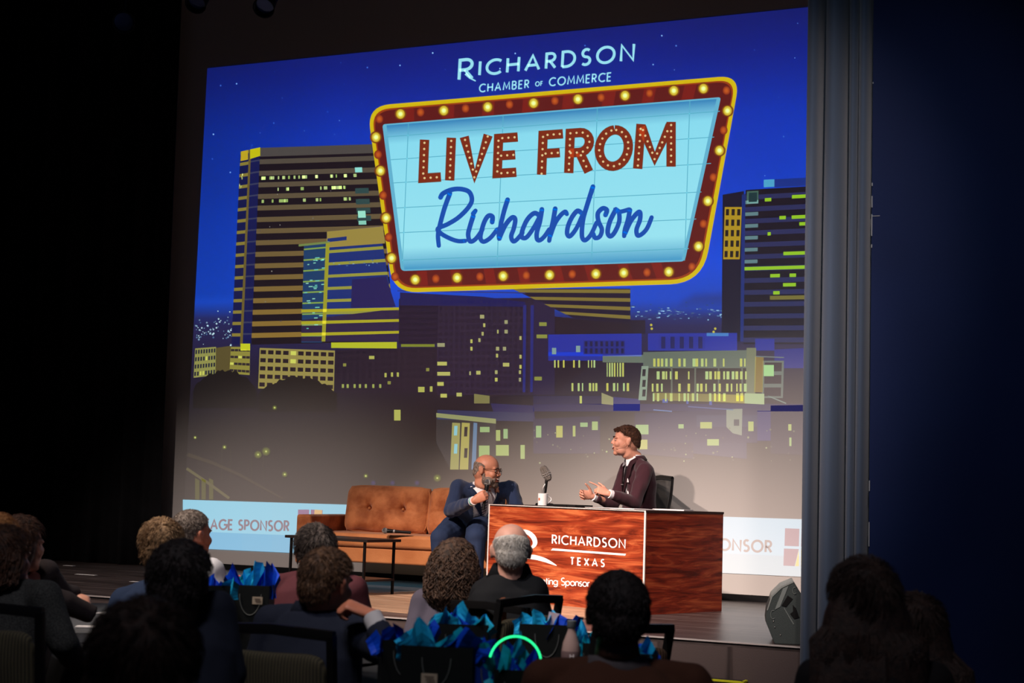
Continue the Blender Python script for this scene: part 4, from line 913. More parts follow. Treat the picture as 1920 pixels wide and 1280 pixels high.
    # ---- jacket
    if o.get('jacket'):
        jm = o['jacket']; j = MB(); fl = o.get('flare', 1.0)
        j.loft([pel+V(0, .0, -.07), pel+V(0, 0, .02), pel+dn*.30+V(0, .0, 0), pel+dn*.62+V(0, -.02, 0), pel+dn*.82+V(0, -.02, 0), pel+dn*.92+V(0, -.01, 0), nk-V(0, 0, .015)],
               [(.185*g*fl, .145*g), (.182*g*fl, .14*g), (.170*g, .135*g), (.186*g*sc, .130*g), (.17*sc*g, .11*g), (.13*sc, .085), (.072*sc, .068*sc)], rv, 28, True, 2.4)
        for s, a, c, d in ((1, shR, elR, wrR), (-1, shL, elL, wrL)):
            j.cap(nk+rv*(s*.035)-V(0, 0, .024), .050*sc, a+rv*(s*.012)+V(0, -.004, .020)*sc, .044*sc); j.cap(nk+rv*(s*.06)-V(0, .01, .06), .060*sc, a-V(0, 0, .01), .060*sc); j.cap(a+rv*(s*.004), .063*sc*o.get('arm', 1), c, .054*sc*o.get('arm', 1))
            fd = (d-c).normalized(); cuff = d-fd*o.get('cuff', .03)
            pts = [c-fd*.03, c, c+(cuff-c)*.5, cuff]; sd3 = fd.orthogonal(); j.loft(pts, [.045*sc, .055*sc*o.get('arm', 1), .047*sc*o.get('arm', 1), .042*sc], sd3, 20)
        keep = o.get('jkeep'); rz = random.Random(7)
        def wr_(p): # soft cloth folds
            k = .006*noise.noise(p*9+V(hz*7, 0, 0))+.003*noise.noise(V(p.x*24, p.y*24, p.z*12)); return k*o.get('folds', 1)
        jk = remesh(j, o.get('jname', 'jacket'), jm, root, max(vox, .008), 4, keep, .006 if keep else 0, wr_)
        if o.get('collar', True):
            cb = MB(); n_ = 28; hh = o.get('collar_h', .042); q1 = []; q2 = []; q0 = []
            a0 = o.get('collar_open', .55)
            for i in range(n_+1):
                a = PI/2 + a0 + (2*PI-2*a0)*i/n_; ca, sa = math.cos(a+PI), math.sin(a+PI)
                fr = .5+.5*math.cos(a-PI/2)  # 1 at the front
                bx = rv*ca*-.073*sc*g + V(-rv.y, rv.x, 0)*(sa*-.068*sc*g)
                bx = rv*math.cos(a)*.071*sc*g**.5 + V(-rv.y, rv.x, 0)*math.sin(a)*.066*sc*g**.5
                q0.append(nk + bx*1.35 + V(0, 0, -.022)); q1.append(nk+bx*1.10+V(0, 0, hh*(1-.35*fr)-.012)); q2.append(nk+bx*1.50+V(0, 0, -.010-.012*fr))
            n2 = n_+1; cb.add(q0+q1+q2, [(i, i+1, n2+i+1, n2+i) for i in range(n_)]+[(n2+i, n2+i+1, 2*n2+i+1, 2*n2+i) for i in range(n_)])
            co = cb.obj('collar', o.get('cmat', jm), jk); q = co.modifiers.new('solid', 'SOLIDIFY'); q.thickness = .005
            if o.get('shirt_collar'):
                cb = MB(); hs_ = hh+.012; q1 = []; q2 = []
                for i in range(n_+1):
                    a = PI/2+.25+(2*PI-.5)*i/n_; bx = rv*math.cos(a)*.066*sc*g**.5+V(-rv.y, rv.x, 0)*math.sin(a)*.064*sc*g**.5
                    q1.append(nk+bx*1.04-V(0, 0, .01)); q2.append(nk+bx*.98+V(0, 0, hs_*.85-.01+.006*math.sin(a+PI)))
                cb.add(q1+q2, [(i, i+1, n2+i+1, n2+i) for i in range(n_)]); co = cb.obj('shirt_collar', o['shirt_collar'], root); q = co.modifiers.new('solid', 'SOLIDIFY'); q.thickness = .004
        if o.get('shirt_cuff'):
            for s, c, d in ((1, elR, wrR), (-1, elL, wrL)):
                fd = (d-c).normalized(); k = o.get('cuff', .03)
                MB().loft([d-fd*(k+.02), d-fd*.004], [.036*sc, .035*sc], fd.orthogonal(), 20).obj('shirt_cuff', o['shirt_cuff'], root)
    if o.get('trousers'):
        t = MB(); t.loft([pel+V(0, 0, .06), pel-V(0, 0, .02), pel-V(0, -.02, .075)], [(.16*g, .13*g), (.175*g, .14*g), (.15*g, .10*g)], rv, 24)
        for s, k, a in ((1, knR, anR), (-1, knL, anL)):
            t.cap(pel+rv*(.085*s*g), .105*g, k, .078*g**.5); t.cap(k, .076*g**.5, k+(a-k)*.5, .066); t.loft([k+(a-k)*.4, a+V(0, 0, .03), a-V(0, 0, .01)], [.066, .060, .064], rv, 20)
        def wt(p): return .008*noise.noise(V(p.x*8, p.y*8, p.z*8))+.004*noise.noise(V(p.x*20, p.y*20, p.z*10))
        remesh(t, 'trousers', o['trousers'], root, max(vox, .008), 3, None, 0, wt)
        sh = MB()
        for s, a in ((1, anR), (-1, anL)):
            c = a+V(0, 0, -a.z+fz-fz); z0 = 0
            fwd = V(s*.12, 1, 0).normalized(); base = V(a.x, a.y, 0)
            sh.loft([base+fwd*-.075+V(0, 0, .045), base+fwd*-.06+V(0, 0, .05), base+V(0, 0, .052), base+fwd*.09+V(0, 0, .04), base+fwd*.17+V(0, 0, .03), base+fwd*.20+V(0, 0, .024)], [(.02, .035), (.036, .048), (.042, .052), (.045, .038), (.04, .028), (.015, .012)], (1, 0, 0), 18)
        sh.obj('shoes', mat('black_shoe', (20, 16, 14), .3), root)
    # ---- hair
    hk = o.get('hairkind', 'short'); hmat = mat(o['hair'][0], o['hair'][1], .55, var=.35, vscale=60, spec=.35, rgb2=o['hair'][2] if len(o['hair']) > 2 else None, bump=.5, bscale=260)
    low = o.get('low', [(0, 42), (35, 36), (55, 22), (75, 8), (100, -12), (130, -38), (180, -42)])
    if hk != 'none':
        o2 = o.get('hopt', {}); hmsh = hair_mesh(hk, HM, o.get('seed', 1), low=low, high=o.get('high'), **o2)
        hmsh.obj('hair', hmat, root, recalc=False)
    return root, HM, P, dict(nk=nk, pel=pel, shR=shR, shL=shL, elR=elR, elL=elL, wrR=wrR, wrL=wrL, rv=rv, hm=hm, body=body)
def long_hair(root, HM, hmat, L=.42, width=.105, seed=0, n=700, wavy=.01, back=-.03, spread=1.0, name='long_hair', side=0):
    """hair falling from the crown down the back"""
    hm = lambda *a: HM @ V(*a); mb = MB(); rr = random.Random(seed)
    H0 = HM @ V(0, 0, 0); s = HM.to_scale().x; R3 = HM.to_3x3().normalized(); rt = R3 @ V(1, 0, 0); fw = R3 @ V(0, 1, 0); rt.z = 0; fw.z = 0; rt.normalize(); fw.normalize()
    P = lambda x, y, z: H0 + rt*x*s + fw*y*s + V(0, 0, z*s)
    mb.loft([P(0, -.02, .118), P(0, -.02, .112), P(0, -.02, .09), P(0, -.025, .04), P(0, -.035, -.03), P(side*.2, -.045+back*.3, -.10), P(side*.5, -.06+back, -.17), P(side*.8, -.075+back, -.17-(L-.17)*.5), P(side, -.07+back, -L)],
            [(.02, .02), (.045, .05), (.075, .085), (.092, .095), (max(.100, width*.92), .088), (width, .075), (width*spread**.5, .062), (width*spread*1.02, .05), (width*spread*.8, .02)], rt, 36)
    vs = []
    for p in mb.v:
        p = Vector(p); k = min(1, max(0, (H0.z+.05-p.z)/.2)); a = math.atan2((p-H0).dot(fw), (p-H0).dot(rt)); p += (p-H0-V(0, 0, (p-H0).z)).normalized()*(.006*math.sin(a*17+noise.noise(p*6)*3)*k+.008*noise.noise(p*14)); vs.append(tuple(p))
    mb.v = vs; V_ = []; F_ = []
    for _ in range(n):
        a = rr.uniform(PI*.95, PI*2.05); st = rr.uniform(.0, 1); ph = rr.uniform(0, 6); pts = []; z0 = .11-.13*st; ln = rr.uniform(.6, 1.02)
        for u in range(9):
            z = z0-(L+z0)*ln*u/8; t = min(1, max(0, (.11-z)/.13)); k = math.sqrt(max(0, 1-(1-t)**2)) if z > -.02 else 1
            wx = (.098 if z > -.1 else width*spread)*k+.002; wy = (.098 if z > -.02 else .07 if z > -.15 else .055)*k+.002
            if z < -L*.75: wx *= .82
            sx = side*max(0, min(1, -z/.3))
            pts.append(P(sx+wx*math.cos(a)+wavy*math.sin(u*1.3+ph), -.02+(back*min(1, max(0, -z/.17)) if z < 0 else 0)-(.03 if z < -.1 else 0)+wy*math.sin(a)+wavy*.5*math.cos(u*1.7+ph), z))
        b0 = len(V_); w_ = rr.uniform(.002, .0045)*s
        for q_, p in enumerate(pts):
            ww = w_*(.15 if q_ == 8 else 1); o_ = V(math.cos(a), math.sin(a), 0); t_ = V(-math.sin(a), math.cos(a), 0); V_ += [p+t_*ww, p-t_*ww, p+o_*ww]
        for q_ in range(8):
            for e in range(3): g_ = (e+1) % 3; F_.append((b0+q_*3+e, b0+q_*3+g_, b0+q_*3+3+g_, b0+q_*3+3+e))
    mb.add(V_, F_); return mb.obj(name, hmat, root, recalc=False)
# ------------------------------------------------------------ coffee table and office chairs on the stage
LF, TC = -RT, -FW                               # picture-left and towards the house, for aiming hands
ct = empty('side_table', (2.985, -1.905, SZ), -.20, 'low black rectangular table with thin square legs in front of the sofa', 'table')
tm = mat('table_black', (38, 32, 30), .35)
MB().box((0, 0, .440), (.90, .42, .022)).obj('tabletop', tm, ct, False, .002)
for x in (-.40, .40):
    for y in (-.18, .18): MB().box((x, y, .215), (.018, .018, .43)).obj('leg', black_metal, ct, False)
MB().box((.02, 0, .125), (.80, .36, .016)).obj('lower_shelf', tm, ct, False, .002)
def office_chair(pos, rz, label):
    r = empty('office_chair', pos, rz, label, 'office chair')
    MB().cap((0, 0, .07), .025, (0, 0, .42), .022).obj('gas_lift', black_metal, r)
    for k in range(5):
        a = 2*PI*k/5+.3; o = MB().cap((0, 0, .09), .025, (.28*math.cos(a), .28*math.sin(a), .065), .016).obj('base_arm', black_metal, r)
        MB().ell((.28*math.cos(a), .28*math.sin(a), .028), (.028, .02, .028), nu=14, nv=8).obj('caster', black_metal, o)
    q = pillow(.48, .46, .07, puff=.35); q.v = [(a, b+.02, c+.455) for a, b, c in q.v]; q.obj('seat', black_wool, r)
    W_ = .235; fr = MB(); pts = []
    for k in range(17):
        t = k/16; pts.append((t, -.22-.11*t-.03*math.sin(PI*t), .50+.47*t))
    L_ = [(-W_+.02*(1-t), y, z) for t, y, z in pts]; R_ = [(W_-.02*(1-t), y, z) for t, y, z in pts]
    fr.loft(L_, [.012]*17, (0, 1, 0), 8).loft(R_, [.012]*17, (0, 1, 0), 8)
    fr.loft([L_[-1], (0, pts[-1][1]+.0, pts[-1][2]+.012), R_[-1]], [(.014, .02)]*3, (0, 1, 0), 8).loft([L_[0], (0, -.21, .49), R_[0]], [.013]*3, (0, 1, 0), 8)
    fr.cap((0, -.05, .42), .022, (0, -.235, .50), .018); fr.obj('back_frame', black_metal, r)
    vs = []; fs = []
    for t, y, z in pts:
        for i in range(13): u = i/6-1; vs.append((u*(W_-.02*(1-t)), y-.025*(1-u*u), z))
    for j in range(16):
        for i in range(12): a = j*13+i; fs.append((a, a+1, a+14, a+13))
    MB().add(vs, fs).obj('mesh_back', mat('mesh_fabric', (52, 54, 54), .85, alpha=.82, bump=.4, bscale=900), r)
    for s in (-1, 1): MB().cap((s*.25, -.08, .44), .014, (s*.27, -.06, .63), .014).loft([(s*.27, -.16, .645), (s*.27, -.06, .65), (s*.27, .08, .645)], [(.03, .012)]*3, (1, 0, 0), 12).obj('armrest', black_metal, r)
    return r
hostp = onDesk(-.90, 1.26); hostp.z = SZ
def px_of(p): d = Vector(p)-CAM; z = d.dot(FW); return 960+FPX*d.dot(RT)/z, 640-FPX*d.dot(UP)/z, z
def slide_to(px, depth, z, lo=-2.5, hi=.8):
    for _ in range(40):
        m = (lo+hi)/2; p = onDesk(m, depth); p.z = z
        if px_of(p)[0] < px: lo = m
        else: hi = m
    return p
hp = slide_to(1196, 1.22, SZ); DHs = px_of(hp+V(0, 0, .7))[2]
ochair = office_chair(slide_to(1168, 1.25, SZ), YAW+math.radians(108), 'black mesh-back office chair of the man behind the desk'); ochair.scale.z = 1.05
gchair = atD(1010, 955, 13.25)
oc = empty('side_chair', (gchair.x, gchair.y, SZ), YAW-math.radians(88), 'dark rounded chair back showing behind the seated man in navy', 'chair')
q = pillow(.38, .09, .46, puff=.5); q.v = [(a, b-.2, c+.62) for a, b, c in q.v]; q.obj('backrest', mat('dark_grey_cloth', (48, 46, 46), .9), oc)
q = pillow(.38, .38, .08, puff=.4); q.v = [(a, b+.0, c+.44) for a, b, c in q.v]; q.obj('seat', MATS['dark_grey_cloth'], oc)
for x in (-.2, .2):
    for y in (-.19, .19): MB().cap((x*.85, y*.9, .42), .014, (x, y, .012), .011).obj('leg', black_metal, oc)
# ------------------------------------------------------------ cloth and skin
navy = mat('navy_wool', (30, 46, 78), .85, bump=.15, bscale=500, sheen=.2); navy_t = mat('navy_trouser', (34, 50, 80), .85, bump=.15, bscale=500)
burg = mat('burgundy_wool', (60, 26, 36), .85, bump=.15, bscale=500, sheen=.2); shirt = mat('white_shirt', (238, 236, 238), .8)
CH = [(-.05, .06, .05, 0), (0, .072, .068, 0), (.08, .13, .085, -.01), (.18, .17, .11, -.02), (.38, .186, .130, -.02), (.70, .170, .135, 0), (1.0, .182, .14, 0)]
def chest(x, t, g, sc=1.05):
    for a, b in zip(CH, CH[1:]):
        if t <= b[0]: k = max(0, (t-a[0])/(b[0]-a[0])); r = [a[i]+(b[i]-a[i])*k for i in range(4)]; break
    else: r = CH[-1]
    gg = 1+(g-1)*min(1, max(0, t/.18)); rx = r[1]*gg*sc**.5; ry = r[2]*gg
    return r[3]+ry*max(.02, 1-min(1, abs(x)/rx)**2.4)**(1/2.4)
def shirt_v(nk, pel, rv, root, m, depth=.5, w0=.07, g=1.0, name='shirt_front'):
    """shirt front panel lying on the chest inside the jacket opening"""
    dn = pel-nk; fwv = V(-rv.y, rv.x, 0); vs = []; fs = []; n1, n2 = 14, 10
    for j in range(n1+1):
        t = j/n1
        for i in range(n2+1):
            u = i/n2*2-1; c = nk+dn*(-.03+(depth+.05)*t); x = u*w0; vs.append(c + rv*x + fwv*(chest(x, max(0, -.03+(depth+.05)*t), g)-.004))
    for j in range(n1):
        for i in range(n2): a = j*(n2+1)+i; fs.append((a, a+1, a+n2+2, a+n2+1))
    o = MB().add(vs, fs).obj(name, m, root); q = o.modifiers.new('solid', 'SOLIDIFY'); q.thickness = .006; return o
def vopen(nk, pel, rv, w0, t1, y=.03):
    fwv = V(-rv.y, rv.x, 0); dn = pel-nk; L2 = dn.length_squared
    def keep(p):
        q = p-nk; t = q.dot(dn)/L2; u = abs(q.dot(rv)); f = q.dot(fwv)-dn.dot(fwv)*t
        return not (f > y and -.2 < t < t1 and u < w0*(1-max(0, t)/t1)+.004)
    return keep
# ------------------------------------------------------------ the guest on the sofa
GD = 12.75
gh = atD(914, 882, GD); gf = YAW+math.radians(180+30)
g_opts = dict(floor=SZ, sc=1.06, hs=1.08, girth=1.24, arm=1.08, skin=('skin_tan', (196, 132, 104)), hair=('salt_pepper', (92, 76, 66), (150, 134, 122)), face=True, voxel=.006, jaw=1.25,
    head=(36, -4, -4), jacket=navy, trousers=navy_t, shirt_cuff=shirt, cuff=.035, shirt_collar=None, collar_open=1.5, collar_h=.04, folds=2.0, pelpx=(884, 982, 13.05), sw=.205,
    px=dict(neck=(905, 914, GD+.05), elR=(846, 958, GD-.08), wrR=(889, 938, GD-.42), elL=(972, 962, GD+.05), wrL=(940, 972, GD-.2), shR=(860, 915, GD+.0), shL=(957, 917, GD+.14), knR=(826, 1008, 12.5), knL=(892, 1006, 12.42)),
    hands={'R': dict(d=-LF*.85+V(0, 0, .45)+TC*.25, n=-LF*.4-TC*.8, t=V(0, 0, 1)+LF*.3, c=[(62, 80, 50)]*4, th=(.3, .9), sp=.02)},
    low=[(0, 60), (180, 60)], high=[(0, -90), (60, -90), (72, 8), (100, 22), (180, 28)], hopt=dict(thick=.003, tuft=.001, L=.008, n=500, w=.0008))
g_opts['low'] = [(0, 100), (68, 100), (72, -10), (100, -14), (130, -38), (180, -42)]
_f0 = person.__code__
def knees_to_ankles(o, kx, P=None): return o
def seated(label, hp, fc, o):
    return person(label, hp, fc, o)
# jacket opening needs the neck and hip positions before the mesh is cut
def with_opening(hp, fc, o, w0, t1):
    hl = Vector(o.get('head_local', (0, .06, 0))); Rz = Matrix.Rotation(fc, 4, 'Z'); off = Rz @ V(hl.x, hl.y, 0)
    W = (Matrix.Translation(V(hp.x-off.x, hp.y-off.y, o.get('floor', 0))) @ Rz).inverted()
    nk = W @ atD(*o['px']['neck']); pel = W @ atD(*o['pelpx']); tw = math.radians(o.get('twist', 0)); rv = V(math.cos(tw), math.sin(tw), 0)
    o['jkeep'] = vopen(nk, pel, rv, w0, t1, .005); return o
with_opening(gh, gf, g_opts, .115, .86)
root, HM, P, J = person('bald bearded man in navy suit and glasses speaking into a microphone on the sofa', gh, gf, g_opts)
sv = shirt_v(J['nk'], J['pel'], J['rv'], root, shirt, .88, .125, 1.24)
rvv = J['rv']; fwv = V(-rvv.y, rvv.x, 0); dn = J['pel']-J['nk']
# tie
tie_m = stripes('striped_tie', (28, 34, 66), (196, 198, 210), 14, 'DIAGONAL', .6, .1)
def tie(root, J, m, g, L, w=(.018, .022, .035, .045), x=0, name='necktie'):
    nk, pel = J['nk'], J['pel']; dn = pel-nk; n = 12; vs = []; fs = []
    for j in range(n+1):
        t = j/n; ww = w[0]+(w[3]-w[0])*t if t > .06 else .02; c = nk+dn*(.05+L*t)
        if j == n: ww = .004
        for u in (-1, 0, 1): vs.append(c+J['rv']*(u*ww+x*t)+V(-J['rv'].y, J['rv'].x, 0)*(chest(x*t, .05+L*t, g)+.006-.004*abs(u)))
    for j in range(n):
        for i in range(2): a = j*3+i; fs.append((a, a+1, a+4, a+3))
    vs2 = nk+dn*.045+V(-J['rv'].y, J['rv'].x, 0)*(chest(0, .05, g)+.004)
    o = MB().add(vs, fs).ell(vs2, (.019, .014, .019), nu=12, nv=8).obj(name, m, root); q = o.modifiers.new('solid', 'SOLIDIFY'); q.thickness = .004; return o
tie(root, J, tie_m, 1.24, .82, x=.02)
# shirt collar points
def collar_points(root, J, m, y0, s=1.0, hh=.03):
    mb = MB(); nk = J['nk']; f = V(-J['rv'].y, J['rv'].x, 0)
    for sg in (-1, 1):
        a = nk+J['rv']*(sg*.055*s)+f*(.035*s)+V(0, 0, hh); b = nk+J['rv']*(sg*.012*s)+f*(y0*.62+.004)+V(0, 0, -.005); c = nk+J['rv']*(sg*.050*s)+f*(y0*.62+.012)+V(0, 0, -.065*s); d = nk+J['rv']*(sg*.068*s)+f*(.02)+V(0, 0, -.02)
        mb.prism([a, b, c, d], f*.006)
    n = 20; q1 = []; q2 = []
    for i in range(n+1):
        a = PI/2+.35+(2*PI-.7)*i/n; bx = J['rv']*math.cos(a)*.064*s+f*math.sin(a)*.060*s; q1.append(nk+bx*1.03-V(0, 0, .015)); q2.append(nk+bx+V(0, 0, hh+.012))
    mb.add(q1+q2, [(i, i+1, n+2+i, n+1+i) for i in range(n)]); o = mb.obj('shirt_collar', m, root, False); q = o.modifiers.new('solid', 'SOLIDIFY'); q.thickness = .003; return o
collar_points(root, J, shirt, .135, 1.36, .036)
def lapels(root, J, m, w0, t1, g, wid=.06, name='lapel'):
    nk, pel = J['nk'], J['pel']; dn = pel-nk; f = V(-J['rv'].y, J['rv'].x, 0)
    for sg in (-1, 1):
        vs = []; fs = []; n = 12
        for j in range(n+1):
            t = j/n; tt = t1*t; inner = w0*(1-t)+.004; w_ = wid*(.55+1.1*t if t < .42 else 1.0-.95*(t-.42)/.58); c = nk+dn*tt
            for q_ in (0, .5, 1): x = inner+w_*q_; vs.append(c+J['rv']*sg*x+f*(chest(x, tt, g)+.011-.004*q_))
        for j in range(n):
            for i in range(2): a = j*3+i; fs.append((a, a+1, a+4, a+3))
        o = MB().add(vs, fs).obj(name, m, root); q = o.modifiers.new('solid', 'SOLIDIFY'); q.thickness = .005
lapels(root, J, mat('navy_lapel', (24, 38, 66), .8), .112, .86, 1.24, .07)
# beard shell
def beard(root, HM, m, seed=2):
    hm = lambda *a: HM @ V(*a); b = MB(); M3 = HM.to_3x3()
    for c, r in (((0, .072, -.100), (.036, .026, .026)), ((-.0385, .031, -.078), (.0385, .049, .037)), ((.0385, .031, -.078), (.0385, .049, .037)), ((-.066, .004, -.048), (.009, .012, .028)), ((.066, .004, -.048), (.009, .012, .028)), ((0, .0915, -.0425), (.027, .008, .0052)), ((-.032, .078, -.064), (.009, .011, .020)), ((.032, .078, -.064), (.009, .011, .020))): b.ell(hm(*c), r, M3, 20, 12)
    def ds(p): return .004*noise.noise(p*70)
    return remesh(b, 'beard', m, root, .004, 2, None, 0, ds)
beard(root, HM, mat('beard_grey', (92, 72, 62), .8, rgb2=(158, 142, 130), vscale=30, bump=.8, bscale=500))
gl = MB(); hm = J['hm']
for s in (-1, 1):
    q = [hm(s*(.033+.0245*math.copysign(abs(math.cos(a))**.7, math.cos(a))), .100-.012*abs(math.cos(a))*(1 if math.cos(a) > 0 else 0), .0+.0185*math.copysign(abs(math.sin(a))**.7, math.sin(a))) for a in [2*PI*k/24 for k in range(25)]]
    gl.loft(q, [.0022]*25, (0, 0, 1), 6, cap=False); gl.loft([hm(s*.057, .088, .008), hm(s*.074, .05, .008), hm(s*.082, -.005, .006), hm(s*.083, -.02, -.008)], [.002]*4, (0, 0, 1), 6)
gl.loft([hm(-.010, .103, .004), hm(0, .106, .008), hm(.010, .103, .004)], [.002]*3, (0, 0, 1), 6)
gl.obj('glasses', mat('dark_frame', (34, 20, 16), .3), root)
wr = J['wrR']; Wm = root.matrix_basis if False else Matrix.Translation(root.location) @ Matrix.Rotation(gf, 4, 'Z')
hd = g_opts['hands']['R']; dW = Vector(hd['d']).normalized(); nW = Vector(hd['n']); nW = (nW-dW*nW.dot(dW)).normalized()
mpos = Wm @ wr + dW*.095 + nW*.036; ax = (RT*.12+V(0, 0, 1)+FW*.12).normalized()
q = ax.to_track_quat('Z', 'Y').to_euler(); hand_mic('handheld_microphone', mpos+ax*.0, q, 'black handheld microphone held up to the bearded man\'s chin')
bm_ = MB(); c = (J['elR']-J['wrR']).normalized(); bm_.loft([J['wrR']+c*.006, J['wrR']+c*.026], [.037, .038], c.orthogonal(), 20); bm_.obj('wristband', mat('aqua_band', (70, 170, 160), .5), root)
m2 = atD(745, 993, 13.05); m2.z = SZ+.464+.027
hand_mic('spare_microphone', m2, (0, -PI/2+.04, math.radians(18)), 'black wireless microphone with silver grille lying on the sofa seat')
# ------------------------------------------------------------ the host at the desk
HD_ = DHs; hh_ = atD(1173, 826, HD_); hf = YAW+math.radians(90+14)
h_opts = dict(floor=SZ, sc=1.04, hs=1.06, skin=('skin_fair', (222, 158, 132)), hair=('brown_hair', (52, 30, 20), (92, 56, 36)), face=True, voxel=.006, head=(-12, 2, 0), jacket=burg, trousers=mat('burgundy_trouser', (50, 22, 30), .85),
    shirt_cuff=shirt, cuff=.03, collar_open=1.25, collar_h=.040, folds=1.6, pelpx=(1200, 978, HD_+.03), sw=.185,
    px=dict(neck=(1191, 859, HD_+.02), shL=(1210, 881, HD_-.17), shR=(1176, 879, HD_+.18), elL=(1190, 942, HD_-.30), wrL=(1141, 925, HD_-.42), elR=(1150, 945, HD_+.05), wrR=(1111, 930, HD_-.10)),
    hands={'L': dict(d=LF+V(0, 0, .40), n=V(0, 0, -.6)-TC*.7+LF*.1, t=V(0, 0, 1)+LF*.1, c=[(-4, 6, 4), (60, 70, 40), (68, 75, 45), (72, 80, 45)], th=(.7, .1), sp=.05),
           'R': dict(d=LF*.85+V(0, 0, .18)+TC*.25, n=TC*.8+LF*.3, t=V(0, 0, 1), c=[(38, 50, 30), (44, 55, 30), (50, 58, 32), (56, 60, 34)], th=(1.2, .0), sp=.08)},
    low=[(0, 36), (35, 32), (55, 24), (70, 12), (86, 10), (100, -6), (130, -34), (180, -40)], hopt=dict(thick=.007, tuft=.002, L=.014, n=2200, w=.0009, jitter=.3))
with_opening(hh_, hf, h_opts, .075, .62)
root, HM, P, J = person('smiling man in burgundy suit gesturing with both hands behind the wood-print desk', hh_, hf, h_opts)
shirt_v(J['nk'], J['pel'], J['rv'], root, shirt, .62, .082); tie(root, J, mat('dark_tie', (20, 14, 20), .5), 1.0, .6)
collar_points(root, J, shirt, .125, 1.08, .016); lapels(root, J, mat('burgundy_lapel', (48, 20, 28), .8), .075, .62, 1.0, .06)
tb = MB(); c = J['nk']+(J['pel']-J['nk'])*.42+V(-J['rv'].y, J['rv'].x, 0)*.135; tb.box(c, (.05, .005, .006)); tb.obj('tie_clip', chrome, root, False)
ps = MB(); c = J['nk']+(J['pel']-J['nk'])*.36-J['rv']*.105+V(-J['rv'].y, J['rv'].x, 0)*.112; ps.prism([c+V(-.012, 0, -.012), c+V(.02, .0, -.012), c+V(.012, 0, .02), c+V(0, 0, .008)], V(-J['rv'].y, J['rv'].x, 0)*.006); ps.obj('pocket_square', shirt, root, False)
hm = J['hm']; MB().loft(cr([hm(-.088, -.03, -.0), hm(-.086, -.015, .012), hm(-.082, .02, -.035), hm(-.058, .075, -.062)], 6), [.0022]*19, (0, 0, 1), 8).ell(hm(-.056, .077, -.063), .005, nu=10, nv=6).obj('headset_microphone', mat('beige_wire', (214, 160, 130), .5), root)
# quiff: a lifted fringe over the forehead
qf = MB(); rr = random.Random(6)
for _ in range(420):
    a = rr.uniform(-.045, .045); b = rr.uniform(.0, .05); p0 = V(a, .045+b*.6-abs(a)*.3, .098-b*.45-abs(a)*.35); t = V(rr.uniform(-.1, .1), 1.0, .62+rr.uniform(-.2, .25)).normalized()
    pts = [p0+t*.030*u*rr.uniform(.8, 1.1)+V(0, 0, -.012*u*u) for u in (0, .5, 1)]; qf.loft([HM @ p for p in pts], [.0022, .002, .0006], (1, 0, 0), 4)
qf.obj('hair_fringe', MATS['brown_hair'], root, recalc=False)
# ------------------------------------------------------------ stage monitor wedge
mon = empty('floor_monitor', (6.98, -3.42, SZ), YAW-.16, 'grey-black wedge floor monitor loudspeaker at the stage corner beside the curtain', 'loudspeaker')
mg = mat('monitor_grey', (66, 74, 72), .6, bump=.3, bscale=200)
mon.location = (7.02, -3.585, SZ)
pr_ = [(0, 0), (-.058, .138), (-.052, .20), (-.024, .285), (.033, .345), (.108, .378), (.31, .06), (.27, .0)]
o = MB().prism([V(x, 0, z) for x, z in pr_], (0, .44, 0)).obj('cabinet', mg, mon, False, .006)
gx = MB(); a = V(.108, 0, .378); b = V(.31, 0, .06); t = (b-a); nrm = V(-t.z, 0, t.x).normalized()*-1
gx.prism([a+t*.05+V(0, .02, 0)+nrm*.002, a+t*.95+V(0, .02, 0)+nrm*.002, a+t*.95+V(0, .42, 0)+nrm*.002, a+t*.05+V(0, .42, 0)+nrm*.002], nrm*.008).obj('speaker_grille', mat('black_grille', (12, 12, 12), .5, .5, bump=1, bscale=700), mon, False)
def onp(pts, name, m, th=.003):
    MB().prism([V(x, -.0005, z) for x, z in pts], (0, -th, 0)).obj(name, m, mon, False)
onp([(.045, .335), (.078, .352), (.030, .225), (-.002, .205)][::1], 'rating_label', mat('label_grey', (128, 136, 132), .6))
blk = mat('recess_black', (8, 8, 8), .8)
onp([(.075, .295), (.105, .275), (.066, .225), (.038, .232)], 'handle_recess', blk); onp([(.105, .24), (.125, .22), (.145, .165), (.115, .155), (.09, .185), (.108, .20)], 'handle_recess', blk)
onp([(.05, .22), (.055, .22), (.115, .125), (.11, .122)], 'panel_groove', label := mat('groove_light', (120, 128, 124), .6))
for x, z, r_ in ((-.012, .175, .02), (.115, .325, .016)):
    q = MB().loft([V(x+r_*.7*math.cos(k*PI/8), -.003, z+r_*1.3*math.sin(k*PI/8)) for k in range(3, 15)], [.0018]*12, (0, 1, 0), 6).obj('rubber_foot_ring', MATS['groove_light'], mon)
for x, z in ((.0, .10), (.035, .055), (.165, .27), (-.008, .135)): MB().ell((x, -.001, z), (.005, .003, .005), nu=10, nv=6).obj('screw', steel, mon)
MB().prism([V(x, z2, z) for x, z, z2 in ((-.05, .20, -.003), (-.024, .287, -.003), (.033, .347, -.003), (.108, .382, -.003), (.108, .374, -.003), (.038, .338, -.003), (-.018, .281, -.003), (-.044, .2, -.003))], (0, .44, 0)).obj('corner_trim', mat('trim_light', (150, 156, 150), .5), mon, False)
